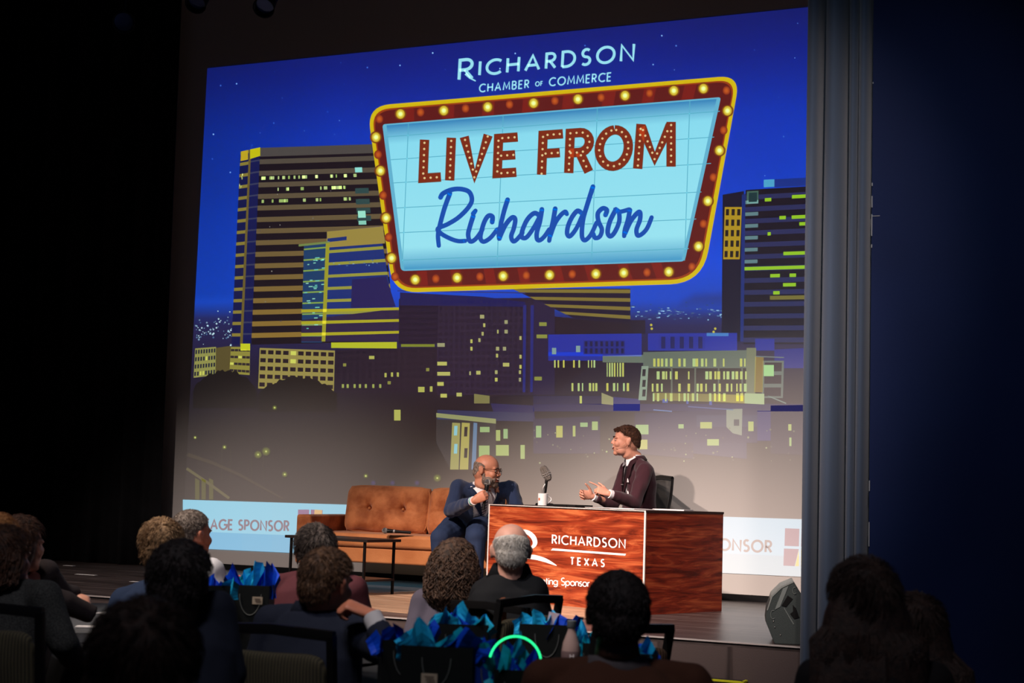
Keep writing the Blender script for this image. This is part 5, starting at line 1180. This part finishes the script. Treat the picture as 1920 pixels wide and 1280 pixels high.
# small white spike marks on the stage
for k, (x, y, w_) in enumerate(((162, 1077, .22), (130, 1060, .12), (255, 1090, .1), (562, 1078, .16), (618, 1076, .12))):
    p = atZ(x, y, SZ+.001); o = MB().box((0, 0, .001), (w_, .05, .002)).obj('spike_tape', mat('tape_white', (220, 220, 215), .7), None, False); o.location = (p.x, p.y, SZ)
    tag(o, ['white spike tape mark on the dark stage floor right of the profile woman', 'small white tape mark on the stage floor nearest the black drape', 'short pale tape mark on the stage floor behind the sandy-haired man', 'white tape mark on the stage beside the projection screen behind the cyan tissue', 'white tape mark by the foot of the screen left of the sofa'][k], 'tape')
# stage lights hanging high up
def par_can(p, aim, label):
    r = empty('stage_light', p, 0, label, 'stage light'); M = (Vector(aim)-Vector(p)).to_track_quat('-Z', 'Y').to_matrix()
    MB().lathe([(.05, .16), (.085, .13), (.09, 0), (.10, -.12), (.105, -.13), (.095, -.13), (.085, -.02)], M=M).obj('can_body', black_metal, r)
    MB().lathe([(.002, -.06), (.085, -.062), (.085, -.066)], M=M).obj('lens', mat('lens_blue', (60, 90, 160), .15, .2, spec=.8), r)
    q = [V(.115*math.cos(a), 0, .115*math.sin(a)) for a in [PI*k/10 for k in range(11)]]; MB().loft(q, [.008]*11, (0, 1, 0), 8).cap((0, 0, .115), .012, (0, 0, .30), .012).obj('yoke', black_metal, r); return r
par_can(atD(232, 40, 14.3), atD(236, 90, 12.0), 'small dark stage light with bluish lens hanging high against the black drape')
par_can(atD(374, -4, 14.6), (2, -6, 1), 'black stage light cut by the top frame edge, left of two')
par_can(atD(500, 4, 14.4), (3, -6, 1), 'black stage light at the top of the frame above the screen, right of two')
MB().cap((-4, -1.2, 6.72), .025, (6.5, -1.2, 6.72), .025).obj('lighting_pipe', black_metal, None)
tag(D.objects['lighting_pipe'], 'black horizontal pipe carrying the stage lights above the screen', 'pipe')
# ------------------------------------------------------------ audience
W_AUD = dict(hands={'L': False, 'R': False}, voxel=.009, bsm=3)
def aud(label, hx, hy, d, delta, **o):
    q = dict(W_AUD); q.update(o); q['hair'] = o['hair']; q.setdefault('skin', ('skin_fair', (222, 158, 132)))
    return person(label, atD(hx, hy, d), YAW+math.radians(delta), q)
BK = [(0, 38), (35, 34), (55, 24), (75, 15), (98, 9), (112, -14), (130, -44), (180, -52)]
WM = [(0, 50), (30, 40), (55, 20), (75, -5), (90, -30), (120, -60), (180, -70)]
tweed = mat('grey_tweed', (78, 78, 76), .95, bump=.5, bscale=350, rgb2=(36, 37, 37), vscale=220)
blk_top = mat('black_knit', (24, 20, 22), .9, bump=.2, bscale=300)
people = {}
r_, HM, P, J = aud('dark-haired woman in grey tweed blazer at far left, back turned to the viewer', 10, 1046, 5.6, -22, head=(-8, 0, 0), jacket=tweed, shirt_cuff=None, hair=('brunette', (46, 28, 20), (84, 52, 34)), low=[(0, 50), (30, 40), (55, 22), (75, 8), (98, 2), (115, -20), (130, -36), (180, -50)], hopt=dict(thick=.009, L=.05, n=1500, tuft=.003, w=.0012, jitter=.2), seed=3, sc=.96, sw=.19, collar_h=.045, hands={'L': False, 'R': False},
    px=dict(neck=(28, 1098, 5.62), shR=(84, 1118, 5.5), shL=(-55, 1110, 5.75), elR=(118, 1205, 5.45), wrR=(150, 1250, 5.7), elL=(-95, 1200, 5.7), wrL=(-60, 1240, 6.0)))
long_hair(r_, HM, mat('brunette', (46, 28, 20)), L=.20, width=.05, seed=4, n=260, name='ponytail', side=.0)
MB().ell(HM @ V(0, -.098, -.05), (.028, .02, .028), nu=14, nv=10).obj('hair_tie', blk_top, r_)
r_, HM, P, J = aud('brown-haired woman in profile at left, dark sleeves reaching over the grey table', 40, 1022, 6.4, -36, head=(-8, 0, 0), jacket=mat('charcoal_sleeve', (44, 37, 39), .9, bump=.2, bscale=300), cuff=-.02, collar=False, hair=('dark_brown', (44, 26, 20), (96, 62, 44)), low=[(0, 46), (30, 38), (55, 24), (80, 8), (90, -30), (120, -60), (180, -70)], hopt=dict(thick=.013, L=.05, n=1500, tuft=.003, jitter=.2), seed=5, sc=.96, sw=.17,
    hands={'R': False, 'L': dict(d=RT+V(0, 0, -.25), n=V(0, 0, -1)+TC*.2, t=TC, c=[50, 56, 60, 64], th=(.5, .3), sp=.05, s=.85)},
    px=dict(elR=(120, 1128, 6.3), wrR=(166, 1150, 6.35), shL=(86, 1074, 6.55), elL=(116, 1116, 6.62), wrL=(136, 1114, 6.66)))
long_hair(r_, HM, mat('dark_brown', (44, 26, 20)), L=.33, width=.085, seed=6, n=500, wavy=.012, side=.0)
r_, HM, P, J = aud('golden-brown-haired person at the left edge between tweed blazer and profile woman', -8, 1020, 6.0, -10, jacket=mat('taupe_top', (60, 52, 50), .9), collar=False, hair=('golden_brown', (150, 96, 52), (196, 140, 86)), low=WM, hopt=dict(thick=.016, L=.04, n=1200, tuft=.004, jitter=.2), seed=7, sc=.95, sw=.17)
blue_blz = mat('steel_blue_blazer', (30, 46, 74), .9, bump=.2, bscale=400)
r_, HM, P, J = aud('man with tousled sandy hair in steel-blue blazer seated left of the dark-haired man', 303, 1026, 6.7, 4, jacket=blue_blz, hair=('sandy', (112, 84, 58), (176, 142, 104)), low=BK, hopt=dict(thick=.016, L=.03, n=2200, tuft=.008, jitter=.9, w=.0012), seed=8, sw=.19, px=dict(neck=(308, 1092, 6.72), shL=(234, 1126, 6.75)))
r_, HM, P, J = aud('grey-haired man in white uniform shirt turned right with his ear and cheek showing', 360, 1002, 7.5, -32, head=(-8, 2, 0), px=dict(neck=(368, 1054, 7.5), shL=(338, 1082, 7.6), shR=(396, 1070, 7.4)), jacket=mat('white_uniform', (226, 226, 232), .8, bump=.05, bscale=200), jname='shirt', shirt_collar=None, collar_h=.04, hair=('grizzled', (92, 78, 70), (150, 138, 128)), skin=('skin_ruddy', (206, 128, 100)), low=[(0, 36), (35, 34), (55, 24), (78, 14), (100, 0), (125, -34), (180, -42)], hopt=dict(thick=.006, L=.012, n=2200, tuft=.002), seed=9, sw=.19, sc=1.03)
r_, HM, P, J = aud('black-haired man in dark navy suit, head in shadow before the sandy-haired man', 338, 1093, 4.55, -4, jacket=mat('midnight_suit', (24, 29, 44), .9, bump=.15, bscale=400), hair=('black_hair', (24, 18, 18), (44, 34, 32)), skin=('skin_brown', (110, 70, 52)), low=BK, hopt=dict(thick=.016, L=.02, n=2400, tuft=.004, jitter=.8), seed=10, sw=.20,
    px=dict(neck=(352, 1160, 4.6), shR=(402, 1144, 4.6), elR=(428, 1262, 4.55)))
r_, HM, P, J = aud('foreground person with big dark hair at lower left, seen only as a dark head top', 270, 1252, 3.15, 0, jacket=blk_top, collar=False, hair=('deep_brown', (40, 28, 24), (64, 44, 36)), low=WM, hopt=dict(thick=.028, L=.05, n=2600, tuft=.002, jitter=.12), seed=11, sw=.18)
long_hair(r_, HM, MATS['deep_brown'], L=.42, width=.128, seed=12, n=900, wavy=.012)
r_, HM, P, J = aud('man with dark swept hair in burgundy blazer seated in front of the coffee table', 590, 1034, 6.9, 6, head=(6, 0, 0), jacket=mat('wine_blazer', (84, 38, 46), .85, bump=.2, bscale=400), hair=('charcoal_hair', (36, 28, 26), (104, 92, 86)), low=BK, hopt=dict(thick=.013, L=.035, n=2200, tuft=.004, jitter=.25), seed=13, sw=.21,
    px=dict(neck=(592, 1078, 6.92), shL=(526, 1100, 6.9), shR=(664, 1106, 6.85)), shirt_collar=None)
r_, HM, P, J = aud('man with short brown hair in navy suit resting his chin on his raised right fist', 614, 1093, 5.4, -22, head=(-10, -4, 2), jacket=mat('dark_navy_suit', (26, 31, 48), .9, bump=.2, bscale=400), shirt_cuff=mat('grey_white_cuff', (200, 196, 200), .8), cuff=.05, hair=('mid_brown', (58, 38, 26), (104, 74, 52)), low=BK, hopt=dict(thick=.012, L=.018, n=2600, tuft=.003, jitter=.35), seed=14, sw=.205, collar_h=.05, skin=('skin_ruddy', (206, 128, 100)), voxel=.007,
    px=dict(neck=(594, 1144, 5.42), shL=(512, 1166, 5.42), shR=(672, 1192, 5.3), elR=(733, 1226, 5.1), wrR=(696, 1152, 5.18), elL=(470, 1290, 5.4)),
    hands={'L': False, 'R': dict(d=LF*1.0+V(0, 0, .42), n=LF*.1+V(0, 0, -1)+FW*.3, t=FW+V(0, 0, .2), c=[(60, 80, 50)]*4, th=(.4, .6), sp=.02)})
r_, HM, P, J = aud('woman with big curly dark-brown hair in mauve-grey jacket seated left of the uniformed man', 857, 1062, 7.0, -20, head=(-14, 0, 0), jacket=mat('mauve_grey_jacket', (86, 80, 94), .9, bump=.2, bscale=400), hair=('curl_brown', (44, 30, 24), (96, 70, 54)), low=WM, hopt=dict(thick=.02, L=.03, n=100), seed=15, sc=.98, sw=.195, px=dict(neck=(852, 1112, 7.05), shL=(796, 1130, 7.0), elL=(770, 1215, 6.9)))
# curls
cm = MB(); rr = random.Random(21); R3 = HM.to_3x3().normalized()
cm.loft([HM @ V(0, -.02, .12), HM @ V(0, -.02, .11), HM @ V(0, -.025, .05), HM @ V(0, -.035, -.03), HM @ V(0, -.05, -.11), HM @ V(0, -.06, -.19), HM @ V(0, -.06, -.225)], [(.03, .03), (.06, .06), (.098, .098), (.112, .10), (.118, .085), (.095, .065), (.04, .03)], R3 @ V(1, 0, 0), 24)
for _ in range(1100):
    a = rr.uniform(PI*.9, PI*2.1) if rr.random() < .8 else rr.uniform(0, 2*PI); z0 = rr.uniform(-.15, .118); t = min(1, (.125-z0)/.14); ra = .104*math.sqrt(1-(1-t)**2)+.012
    if math.sin(a) > .1+max(0, z0)*2: continue
    L_ = rr.uniform(.05, .13); ph = rr.uniform(0, 6); cr_ = rr.uniform(.005, .010); tw = rr.choice((-1, 1))*rr.uniform(3.2, 5); pts = []
    for u in range(15):
        k = u/14; z = z0-L_*k; t2 = min(1, max(.0, (.125-z)/.14)); rb = .104*math.sqrt(max(0, 1-(1-t2)**2))+.014+.010*k+.016*min(1, max(0, (.03-z)/.08))*(1 if z > -.14 else max(.3, 1-(-.14-z)*8))
        rb = rb*(1 if z > -.14 else max(.5, 1-(-.14-z)*4.5)); ang = ph+tw*k*2.2
        rad_ = rb+cr_*math.cos(ang); ta = cr_*math.sin(ang); pts.append(HM @ V(rad_*math.cos(a)-ta*math.sin(a), -.02+.92*(rad_*math.sin(a)+ta*math.cos(a)), z))
    cm.loft(pts, [.0026]*12+[.002, .0014, .0006], (0, 0, 1), 5)
cm.obj('hair_curls', mat('curl_brown', (44, 30, 24)), r_, recalc=False)
r_, HM, P, J = aud('balding grey-haired man in black uniform jacket sitting in front of the desk', 957, 1032, 6.75, 4, head=(4, 0, 0), jacket=mat('black_uniform', (10, 12, 18), .85, bump=.2, bscale=400), collar_h=.075, collar_open=.35, hair=('silver_grey', (176, 168, 160), (222, 216, 210)), skin=('skin_pink', (226, 168, 148)), low=BK, high=[(0, -90), (60, -90), (80, 14), (110, 28), (180, 34)], hopt=dict(thick=.003, L=.010, n=1500, tuft=.001, jitter=.2, w=.0008), seed=16, sw=.19, sc=1.03,
    px=dict(neck=(957, 1078, 6.78), shL=(908, 1112, 6.8), shR=(1000, 1108, 6.7)))
MB().ell(HM @ V(-.075, -.06, -.165), (.006, .004, .008), nu=10, nv=8).obj('gold_collar_pin', mat('gold_pin', (220, 170, 60), .3, 1), r_)
r_, HM, P, J = aud('black-haired man in brown jacket, dark foreground head before the desk corner', 1158, 1152, 4.35, 0, jacket=mat('brown_jacket', (76, 44, 30), .95, bump=.3, bscale=250), cmat=mat('grey_collar', (96, 88, 90), .9), hair=('black_hair', (16, 12, 12)), skin=('skin_deep', (74, 46, 36)), low=BK, hopt=dict(thick=.011, L=.010, n=3000, tuft=.002, jitter=1), seed=17, sw=.205, sc=1.02, girth=1.12, px=dict(neck=(1158, 1244, 4.35)))
r_, HM, P, J = aud('woman with long straight dark hair in black top, foreground right in front of the curtain', 1619, 1128, 4.3, 0, jacket=blk_top, collar=False, hair=('deep_brown', (26, 18, 16)), low=WM, hopt=dict(thick=.014, L=.05, n=1800, tuft=.001, jitter=.1), seed=18, sw=.19, sc=.98, px=dict(shL=(1532, 1272, 4.3)))
long_hair(r_, HM, MATS['deep_brown'], L=.46, width=.130, seed=19, n=1100, wavy=.002, spread=1.25)
r_, HM, P, J = aud('second long-haired woman at lower right, partly behind the woman before the curtain', 1716, 1186, 4.75, -14, jacket=blk_top, collar=False, hair=('deep_brown', (26, 18, 16)), low=WM, hopt=dict(thick=.012, L=.05, n=1800, tuft=.001, jitter=.1), seed=20, sw=.18, sc=.98)
long_hair(r_, HM, MATS['deep_brown'], L=.46, width=.122, seed=22, n=1000, wavy=.004, spread=1.3, side=.03)
# ------------------------------------------------------------ banquet chairs
olive = stripes('olive_stripe', (44, 40, 30), (84, 76, 54), 26, 'X'); tan_s = stripes('tan_stripe', (78, 56, 40), (150, 112, 84), 20, 'X')
frame_m = mat('chair_frame', (26, 25, 26), .4, .4)
def banquet_chair(px, py, d, delta, label, m=olive, strap=False, top=.93):
    f = YAW+math.radians(delta); p = atD(px, py, d); Rz = Matrix.Rotation(f, 4, 'Z'); q = Rz @ V(0, -.30, 0)
    r = empty('banquet_chair', (p.x-q.x, p.y-q.y, 0), f, label, 'chair')
    k = (p.z)/top; r.scale = (1, 1, max(.9, min(1.1, k)))
    for s in (-1, 1):
        MB().loft([(s*.205, -.20, .44), (s*.215, -.235, .60), (s*.222, -.285, .92)], [(.014, .016)]*3, (1, 0, 0), 8, p=5).obj('back_post', frame_m, r)
        MB().loft([(s*.205, -.20, .46), (s*.21, -.25, .0)], [(.013, .013)]*2, (1, 0, 0), 8, p=5).obj('leg', frame_m, r)
        MB().loft([(s*.205, .20, .44), (s*.215, .225, .0)], [(.013, .013)]*2, (1, 0, 0), 8, p=5).obj('leg', frame_m, r)
    MB().loft([(-.232, -.285, .918), (0, -.30, .93), (.232, -.285, .918)], [(.013, .018)]*3, (0, 1, 0), 8, p=5).obj('top_rail', frame_m, r)
    MB().box((0, 0, .43), (.42, .42, .03)).obj('seat_frame', frame_m, r, False)
    q = pillow(.44, .45, .07, puff=.3, crown=.0); q.v = [(a, b, c+.475) for a, b, c in q.v]; q.obj('seat', m, r)
    q = pillow(.405, .05, .33, puff=.22, crown=.012); Mr = Euler((math.radians(9), 0, 0)).to_matrix(); q.v = [tuple(Mr @ V(a, b, c)+V(0, -.258, .69)) for a, b, c in q.v]; q.obj('backrest', m, r)
    return r
banquet_chair(-38, 1136, 5.15, -14, 'dark banquet chair with olive striped back under the woman in tweed at far left')
banquet_chair(508, 1178, 4.98, -24, 'banquet chair with olive striped back behind the man resting his chin')
ch = banquet_chair(914, 1134, 6.55, -44, 'banquet chair with brown strap over its rail behind the curly-haired woman')
banquet_chair(1000, 1122, 6.45, 54, 'tilted-looking dark banquet chair behind the balding man in uniform')
banquet_chair(655, 1186, 6.2, -4, 'banquet chair of the man in burgundy blazer, mostly hidden by the raised elbow')
banquet_chair(1196, 1178, 5.5, 48, 'banquet chair with tan striped back right of the dark foreground head', tan_s)
# brown strap hanging from the rail
p = atD(941, 1128, 6.50); s_ = empty('bag_strap', p, YAW, 'brown leather bag strap hanging down from the chair rail beside the uniformed man', 'strap')
MB().loft([(-.012, -.0, -.26), (-.010, -.006, -.14), (-.004, -.012, -.02), (.0, -.012, .012), (.006, .012, .016), (.012, .03, -.02), (.012, .03, -.2)], [(.010, .003)]*7, (1, 0, 0), 8).obj('strap_leather', mat('tan_leather', (120, 70, 44), .5), s_)
MB().ell((-.02, 0, -.275), .006).ell((0, 0, -.28), .006).ell((-.008, 0, -.292), .006).obj('buckle_studs', chrome, s_)
# ------------------------------------------------------------ tables
cloth = mat('black_tablecloth', (40, 40, 42), .9, bump=.2, bscale=200); cloth2 = mat('grey_tablecloth', (92, 94, 98), .9, bump=.15, bscale=200)
def round_table(px, d, r0, m, label, clabel):
    p = atD(px, 1000, d); t = empty('round_table', (p.x, p.y, 0), 0, label, 'table')
    MB().lathe([(r0-.02, .715), (r0-.005, .72), (r0-.005, .738), (r0-.02, .742)], n=48).obj('tabletop', mat('plywood', (120, 90, 60), .7), t)
    for k in range(4):
        a = PI/4+k*PI/2; MB().cap((.35*math.cos(a), .35*math.sin(a), .012), .012, (.33*math.cos(a), .33*math.sin(a), .72), .012).obj('leg', black_metal, t)
    vs = [(0, 0, .748)]; fs = []; n = 160; R_ = [r0*.5, r0-.004, r0+.008, r0+.02, r0+.035, r0+.05]; Z_ = [.748, .748, .742, .66, .45, .14]
    for j, (rad, z) in enumerate(zip(R_, Z_)):
        for i in range(n):
            a = 2*PI*i/n; k = max(0, (.72-z))/.6; rr_ = rad+k*.05*math.sin(a*15+1.2*math.sin(a*3))+k*.02*math.sin(a*37); vs.append((rr_*math.cos(a), rr_*math.sin(a), z))
    for i in range(n): fs.append((0, 1+i, 1+(i+1) % n))
    for j in range(len(R_)-1):
        for i in range(n): q = (i+1) % n; fs.append((1+j*n+i, 1+(j+1)*n+i, 1+(j+1)*n+q, 1+j*n+q))
    c = MB().add(vs, fs).obj('tablecloth', m, None); c.location = (p.x, p.y, 0); tag(c, clabel, 'tablecloth'); return p
T1 = round_table(155, 7.55, .80, cloth2, 'round banquet table at left under a grey cloth', 'grey cloth on the round table right of the tweed blazer')
T2 = round_table(440, 6.15, .68, cloth, 'round banquet table behind the dark-suited man at lower left', 'black cloth on the table with the gift bag between the two men at left')
T3 = round_table(955, 5.35, .80, cloth, 'round banquet table in the lower middle under a black cloth', 'black cloth on the lower middle table crowded with gift bags')
TZ = .750
# ------------------------------------------------------------ gift bags and tissue
bagm = mat('black_bag', (14, 17, 17), .55, bump=.05, bscale=40); tagm = mat('kraft_tag', (176, 158, 136), .7); 
blues = [mat('tissue_royal', (0, 72, 215), .55), mat('tissue_cyan', (30, 180, 235), .55), mat('tissue_teal', (0, 160, 190), .55)]
def tissue(mb, c, w_, h, rz, seed, lean=0):
    """one crumpled sheet: several pointed petals rising from the bag mouth"""
    rr = random.Random(seed); n = 7; vs = []; fs = []; c = Vector(c); ca, sa = math.cos(rz), math.sin(rz); m = 6
    pk = rr.uniform(.25, .75)
    for j in range(m+1):
        t = j/m
        for i in range(n+1):
            s = i/n-.5; top = h*(1-abs(s+.5-pk)*.95)*t*(1+.3*noise.noise(V(s*3, seed, 0))); fold = .016*math.sin(i*1.7+seed)*(.4+t)+.02*noise.noise(V(s*3, t*2, seed)); x = s*w_*(1-.25*t)+lean*t*t; y = fold+.03*t*math.sin(seed*3.1)
            vs.append(c+V(x*ca-y*sa, x*sa+y*ca, max(-.05, top-.05)))
    for j in range(m):
        for i in range(n): a = j*(n+1)+i; fs.append((a, a+1, a+n+2, a+n+1))
    mb.add(vs, fs)
def gift_bag(px, d, w_, dp, h, delta, label, tlabel, seed, tag_=None, pal=(0, 1, 0, 2, 1), th=.13, body=None, z=TZ, handles=True):
    p = atD(px, 1000, d); f = YAW+math.radians(delta); r = empty('gift_bag', (p.x, p.y, z), f, label, 'bag'); m = body or bagm
    fl = .004; mb = MB(); mb.box((0, -dp/2, h/2), (w_, fl, h)).box((0, dp/2, h/2), (w_, fl, h)).box((-w_/2, 0, h/2), (fl, dp, h)).box((w_/2, 0, h/2), (fl, dp, h)).box((0, 0, .003), (w_, dp, .006)); mb.obj('bag_body', m, r, False)
    if handles:
        for s in (-1, 1):
            q = [V(.045*math.cos(a), s*(dp/2+.004), h-.035-.085*math.sin(a)) for a in [PI*k/12 for k in range(13)]]; MB().loft(q, [.002]*13, (0, 1, 0), 6).obj('handle', mat('cord_grey', (90, 92, 90), .7), r)
    if tag_:
        x0, z0, tw, thh = tag_; MB().box((x0, -dp/2-.005, z0), (tw, .003, thh)).obj('paper_tag', tagm, r, False, .0)
        mb = MB(); [mb.box((x0+.002*k, -dp/2-.0072, z0+thh*(.25-.16*k)), (tw*(.6-.1*(k % 2)), .0008, .0025)) for k in range(4)]; mb.obj('tag_print', mat('tag_ink', (110, 92, 78), .8), r, False)
    t = empty('tissue_paper', (p.x, p.y, z+h-.005), f, tlabel, 'tissue paper'); rr = random.Random(seed)
    n = 6
    for k in range(n):
        mb = MB(); x = (k % 3-1)*w_*.30+rr.uniform(-.01, .01); y = (k//3-.5)*dp*.4; tissue(mb, (x, y, 0), w_*rr.uniform(.5, .8), th*rr.uniform(.5, 1.0), rr.uniform(-.5, .5), seed*10+k, rr.uniform(-.03, .03)+x*.3)
        mb.obj('sheet', blues[pal[k % len(pal)]], t, False)
    return r, t
gift_bag(481, 6.25, .150, .10, .265, -4, 'black gift bag with a kraft tag on the table left of the man in burgundy', 'blue and cyan tissue paper in the bag with the kraft tag at left', 31, (.03, .205, .042, .03), th=.20)
gift_bag(406, 6.1, .14, .10, .27, 6, 'dark gift bag half hidden behind the shoulder of the dark-suited man', 'blue tissue paper rising beside the red glow ring', 32, pal=(0, 0, 1), th=.14)
gift_bag(833, 4.75, .22, .13, .20, -6, 'black gift bag with a pale tag at the bottom edge, nearest of all bags', 'blue and teal tissue filling the nearest bag with the pale tag', 33, (-.02, .10, .05, .036), pal=(1, 2, 0, 1, 2), th=.15)
gift_bag(866, 5.25, .20, .12, .225, 3, 'black gift bag behind the nearest one in the lower middle, below the curly hair', 'teal and royal blue tissue in the bag below the curly-haired woman', 34, pal=(1, 0, 2, 0, 1), th=.13)
gift_bag(768, 5.0, .16, .10, .19, 12, 'black gift bag leftmost of the lower middle group beside the navy sleeve', 'deep blue tissue by the navy sleeve, leftmost of the lower middle group', 35, pal=(0, 2, 0), th=.14)
gift_bag(938, 4.75, .13, .09, .17, 0, 'royal blue gift bag left of the green glow ring', 'dark blue tissue in the royal blue bag left of the green glow ring', 36, pal=(0, 0, 2), th=.13, body=mat('blue_bag', (8, 42, 130), .5))
gift_bag(980, 4.7, .15, .09, .14, 4, 'black gift bag in front of the green glow ring', 'blue tissue paper lit green by the glow ring', 37, pal=(2, 0, 0, 2), th=.15)
gift_bag(1032, 5.75, .205, .12, .19, -3, 'large black gift bag right of the green glow ring, next to the bottle', 'bright blue tissue with a white card in the bag beside the bottle', 38, pal=(1, 0, 0, 1), th=.13)
gift_bag(1122, 5.5, .09, .10, .15, 0, 'dark gift bag just left of the black-haired foreground man', 'teal tissue at the left ear of the black-haired foreground man', 39, pal=(2, 1), th=.15)
gift_bag(1200, 5.0, .12, .10, .17, 0, 'dark gift bag at the right side of the black-haired foreground man', 'blue tissue beside the tan chair right of the foreground man', 40, pal=(0, 1), th=.12)
p = atD(1037, 1163, 5.75); o = MB().box((0, 0, 0), (.042, .002, .06), (0, .15, 0)).obj('gift_card', mat('pink_white_card', (236, 206, 206), .7), None, False); o.location = p; o.rotation_euler = (0, 0, YAW); tag(o, 'pinkish white card sticking out of the bag beside the bottle', 'card')
def glow_ring(px, py, d, rad, a0, a1, m, label, tube=.0030, sx=1):
    p = atD(px, py, d); r = empty('glow_ring', p, YAW, label, 'glow ring'); n = 40
    MB().loft([V(sx*rad*math.cos(math.radians(a0+(a1-a0)*k/n)), .02*math.sin(k/n*PI), rad*math.sin(math.radians(a0+(a1-a0)*k/n))) for k in range(n+1)], [tube]*(n+1), (0, 1, 0), 10).obj('light_tube', m, r)
    MB().ell(V(sx*rad*math.cos(math.radians(a1)), 0, rad*math.sin(math.radians(a1))), tube*1.4, nu=10, nv=8).obj('end_cap', MATS['groove_light'], r); return r
glow_ring(966, 1243, 4.55, .078, 168, -22, mat('green_glow', (60, 240, 150), .4, emit=(40, 255, 150), es=1.6), 'glowing green light ring standing above the blue tissue')
glow_ring(442, 1106, 6.35, .060, 215, -10, mat('red_glow', (250, 90, 80), .4, emit=(255, 60, 50), es=.5), 'thin red glow ring between the two gift bags at left', .0014)
p = atD(444, 1150, 6.5); cpz = empty('paper_cup', (p.x, p.y, TZ), 0, 'white popcorn box with red loops beside the red glow ring', 'box')
MB().loft([(0, 0, 0), (0, 0, .15)], [(.042, .042), (.055, .055)], (1, 0, 0), 24, p=6).obj('box_body', mat('cup_white', (238, 226, 224), .7), cpz)
mb = MB(); [mb.loft([V(-.03+.06*k/12, -.0585, .10+zz+.012*math.sin(k*1.6+zz*90)) for k in range(13)], [.003]*13, (0, 1, 0), 6) for zz in (-.05, -.015, .02)]; mb.obj('red_scroll', mat('red_ink', (232, 84, 70), .6), cpz)
p = atD(1071, 1200, 5.4); bt = empty('drink_bottle', (p.x, p.y, TZ), 0, 'clear plastic bottle with grey cap and label next to the large black bag', 'bottle')
MB().lathe([(.028, 0), (.033, .006), (.0335, .06), (.031, .075), (.0335, .09), (.0335, .125), (.030, .15), (.017, .185), (.0135, .195), (.0135, .21), (.011, .21)]).obj('bottle_body', mat('bottle_plastic', (196, 164, 156), .15, trans=.15, spec=.6), bt)
MB().lathe([(.016, .205), (.017, .207), (.017, .228), (.015, .23)]).obj('bottle_cap', mat('cap_grey', (104, 108, 110), .5), bt)
MB().lathe([(.0342, .092), (.0345, .093), (.0345, .122), (.0342, .123)]).obj('bottle_label', mat('label_mauve', (120, 96, 96), .5), bt)
mb = MB(); [mb.box((x, -.0352, .107), (.004, .001, .014)) for x in (-.004, .008)]; mb.box((.002, -.0352, .107), (.008, .001, .003)); o = mb.obj('label_mark', mat('cup_white', (238, 226, 224)), bt, False); o.rotation_euler = (0, 0, YAW)
def napkin(px, py, z, w_, d_, rz, label, m=paper):
    p = atZ(px, py, z); o = MB().box((0, 0, .003), (w_, d_, .006)).obj('napkin', m, None, False, .001); o.location = (p.x, p.y, z); o.rotation_euler = (0, 0, rz); tag(o, label, 'napkin')
napkin(204, 1150, TZ, .10, .08, .2, 'folded white napkin on the grey cloth by the steel-blue shoulder'); napkin(172, 1176, TZ, .14, .06, .5, 'longer white napkin at the near edge of the grey tablecloth')
p = atD(906, 1222, 4.95); o = MB().lathe([(.026, 0), (.03, .01), (.036, .135), (.038, .14), (.035, .14), (.028, .01)]).obj('paper_cup', mat('cup_white', (238, 226, 224)), None); o.location = (p.x, p.y, TZ); tag(o, 'white paper cup rim showing between the bags in the lower middle', 'cup')
# ------------------------------------------------------------ groups of repeated things
GROUPS = {'banquet_chair': 'striped banquet chairs of the audience', 'gift_bag': 'gift bags on the banquet tables', 'tissue_paper': 'crumpled tissue paper in the gift bags',
          'spike_tape': 'white tape marks on the stage floor', 'stage_light': 'stage lights hanging above the screen', 'napkin': 'white napkins on the grey tablecloth',
          'round_table': 'round banquet tables of the audience', 'tablecloth': 'cloths on the banquet tables', 'glow_ring': 'glow rings on the tables', 'person': 'seated audience members'}
for o in list(D.objects):
    if o.parent or not o.get('label'): continue
    k = o.name.split('.')[0]
    if k in GROUPS and not (k == 'person' and o.location.y > -3): o['group'] = GROUPS[k]
    if k in ('cue_sheet', 'printed_sheet', 'loose_paper'): o['group'] = 'white papers on the desk top'
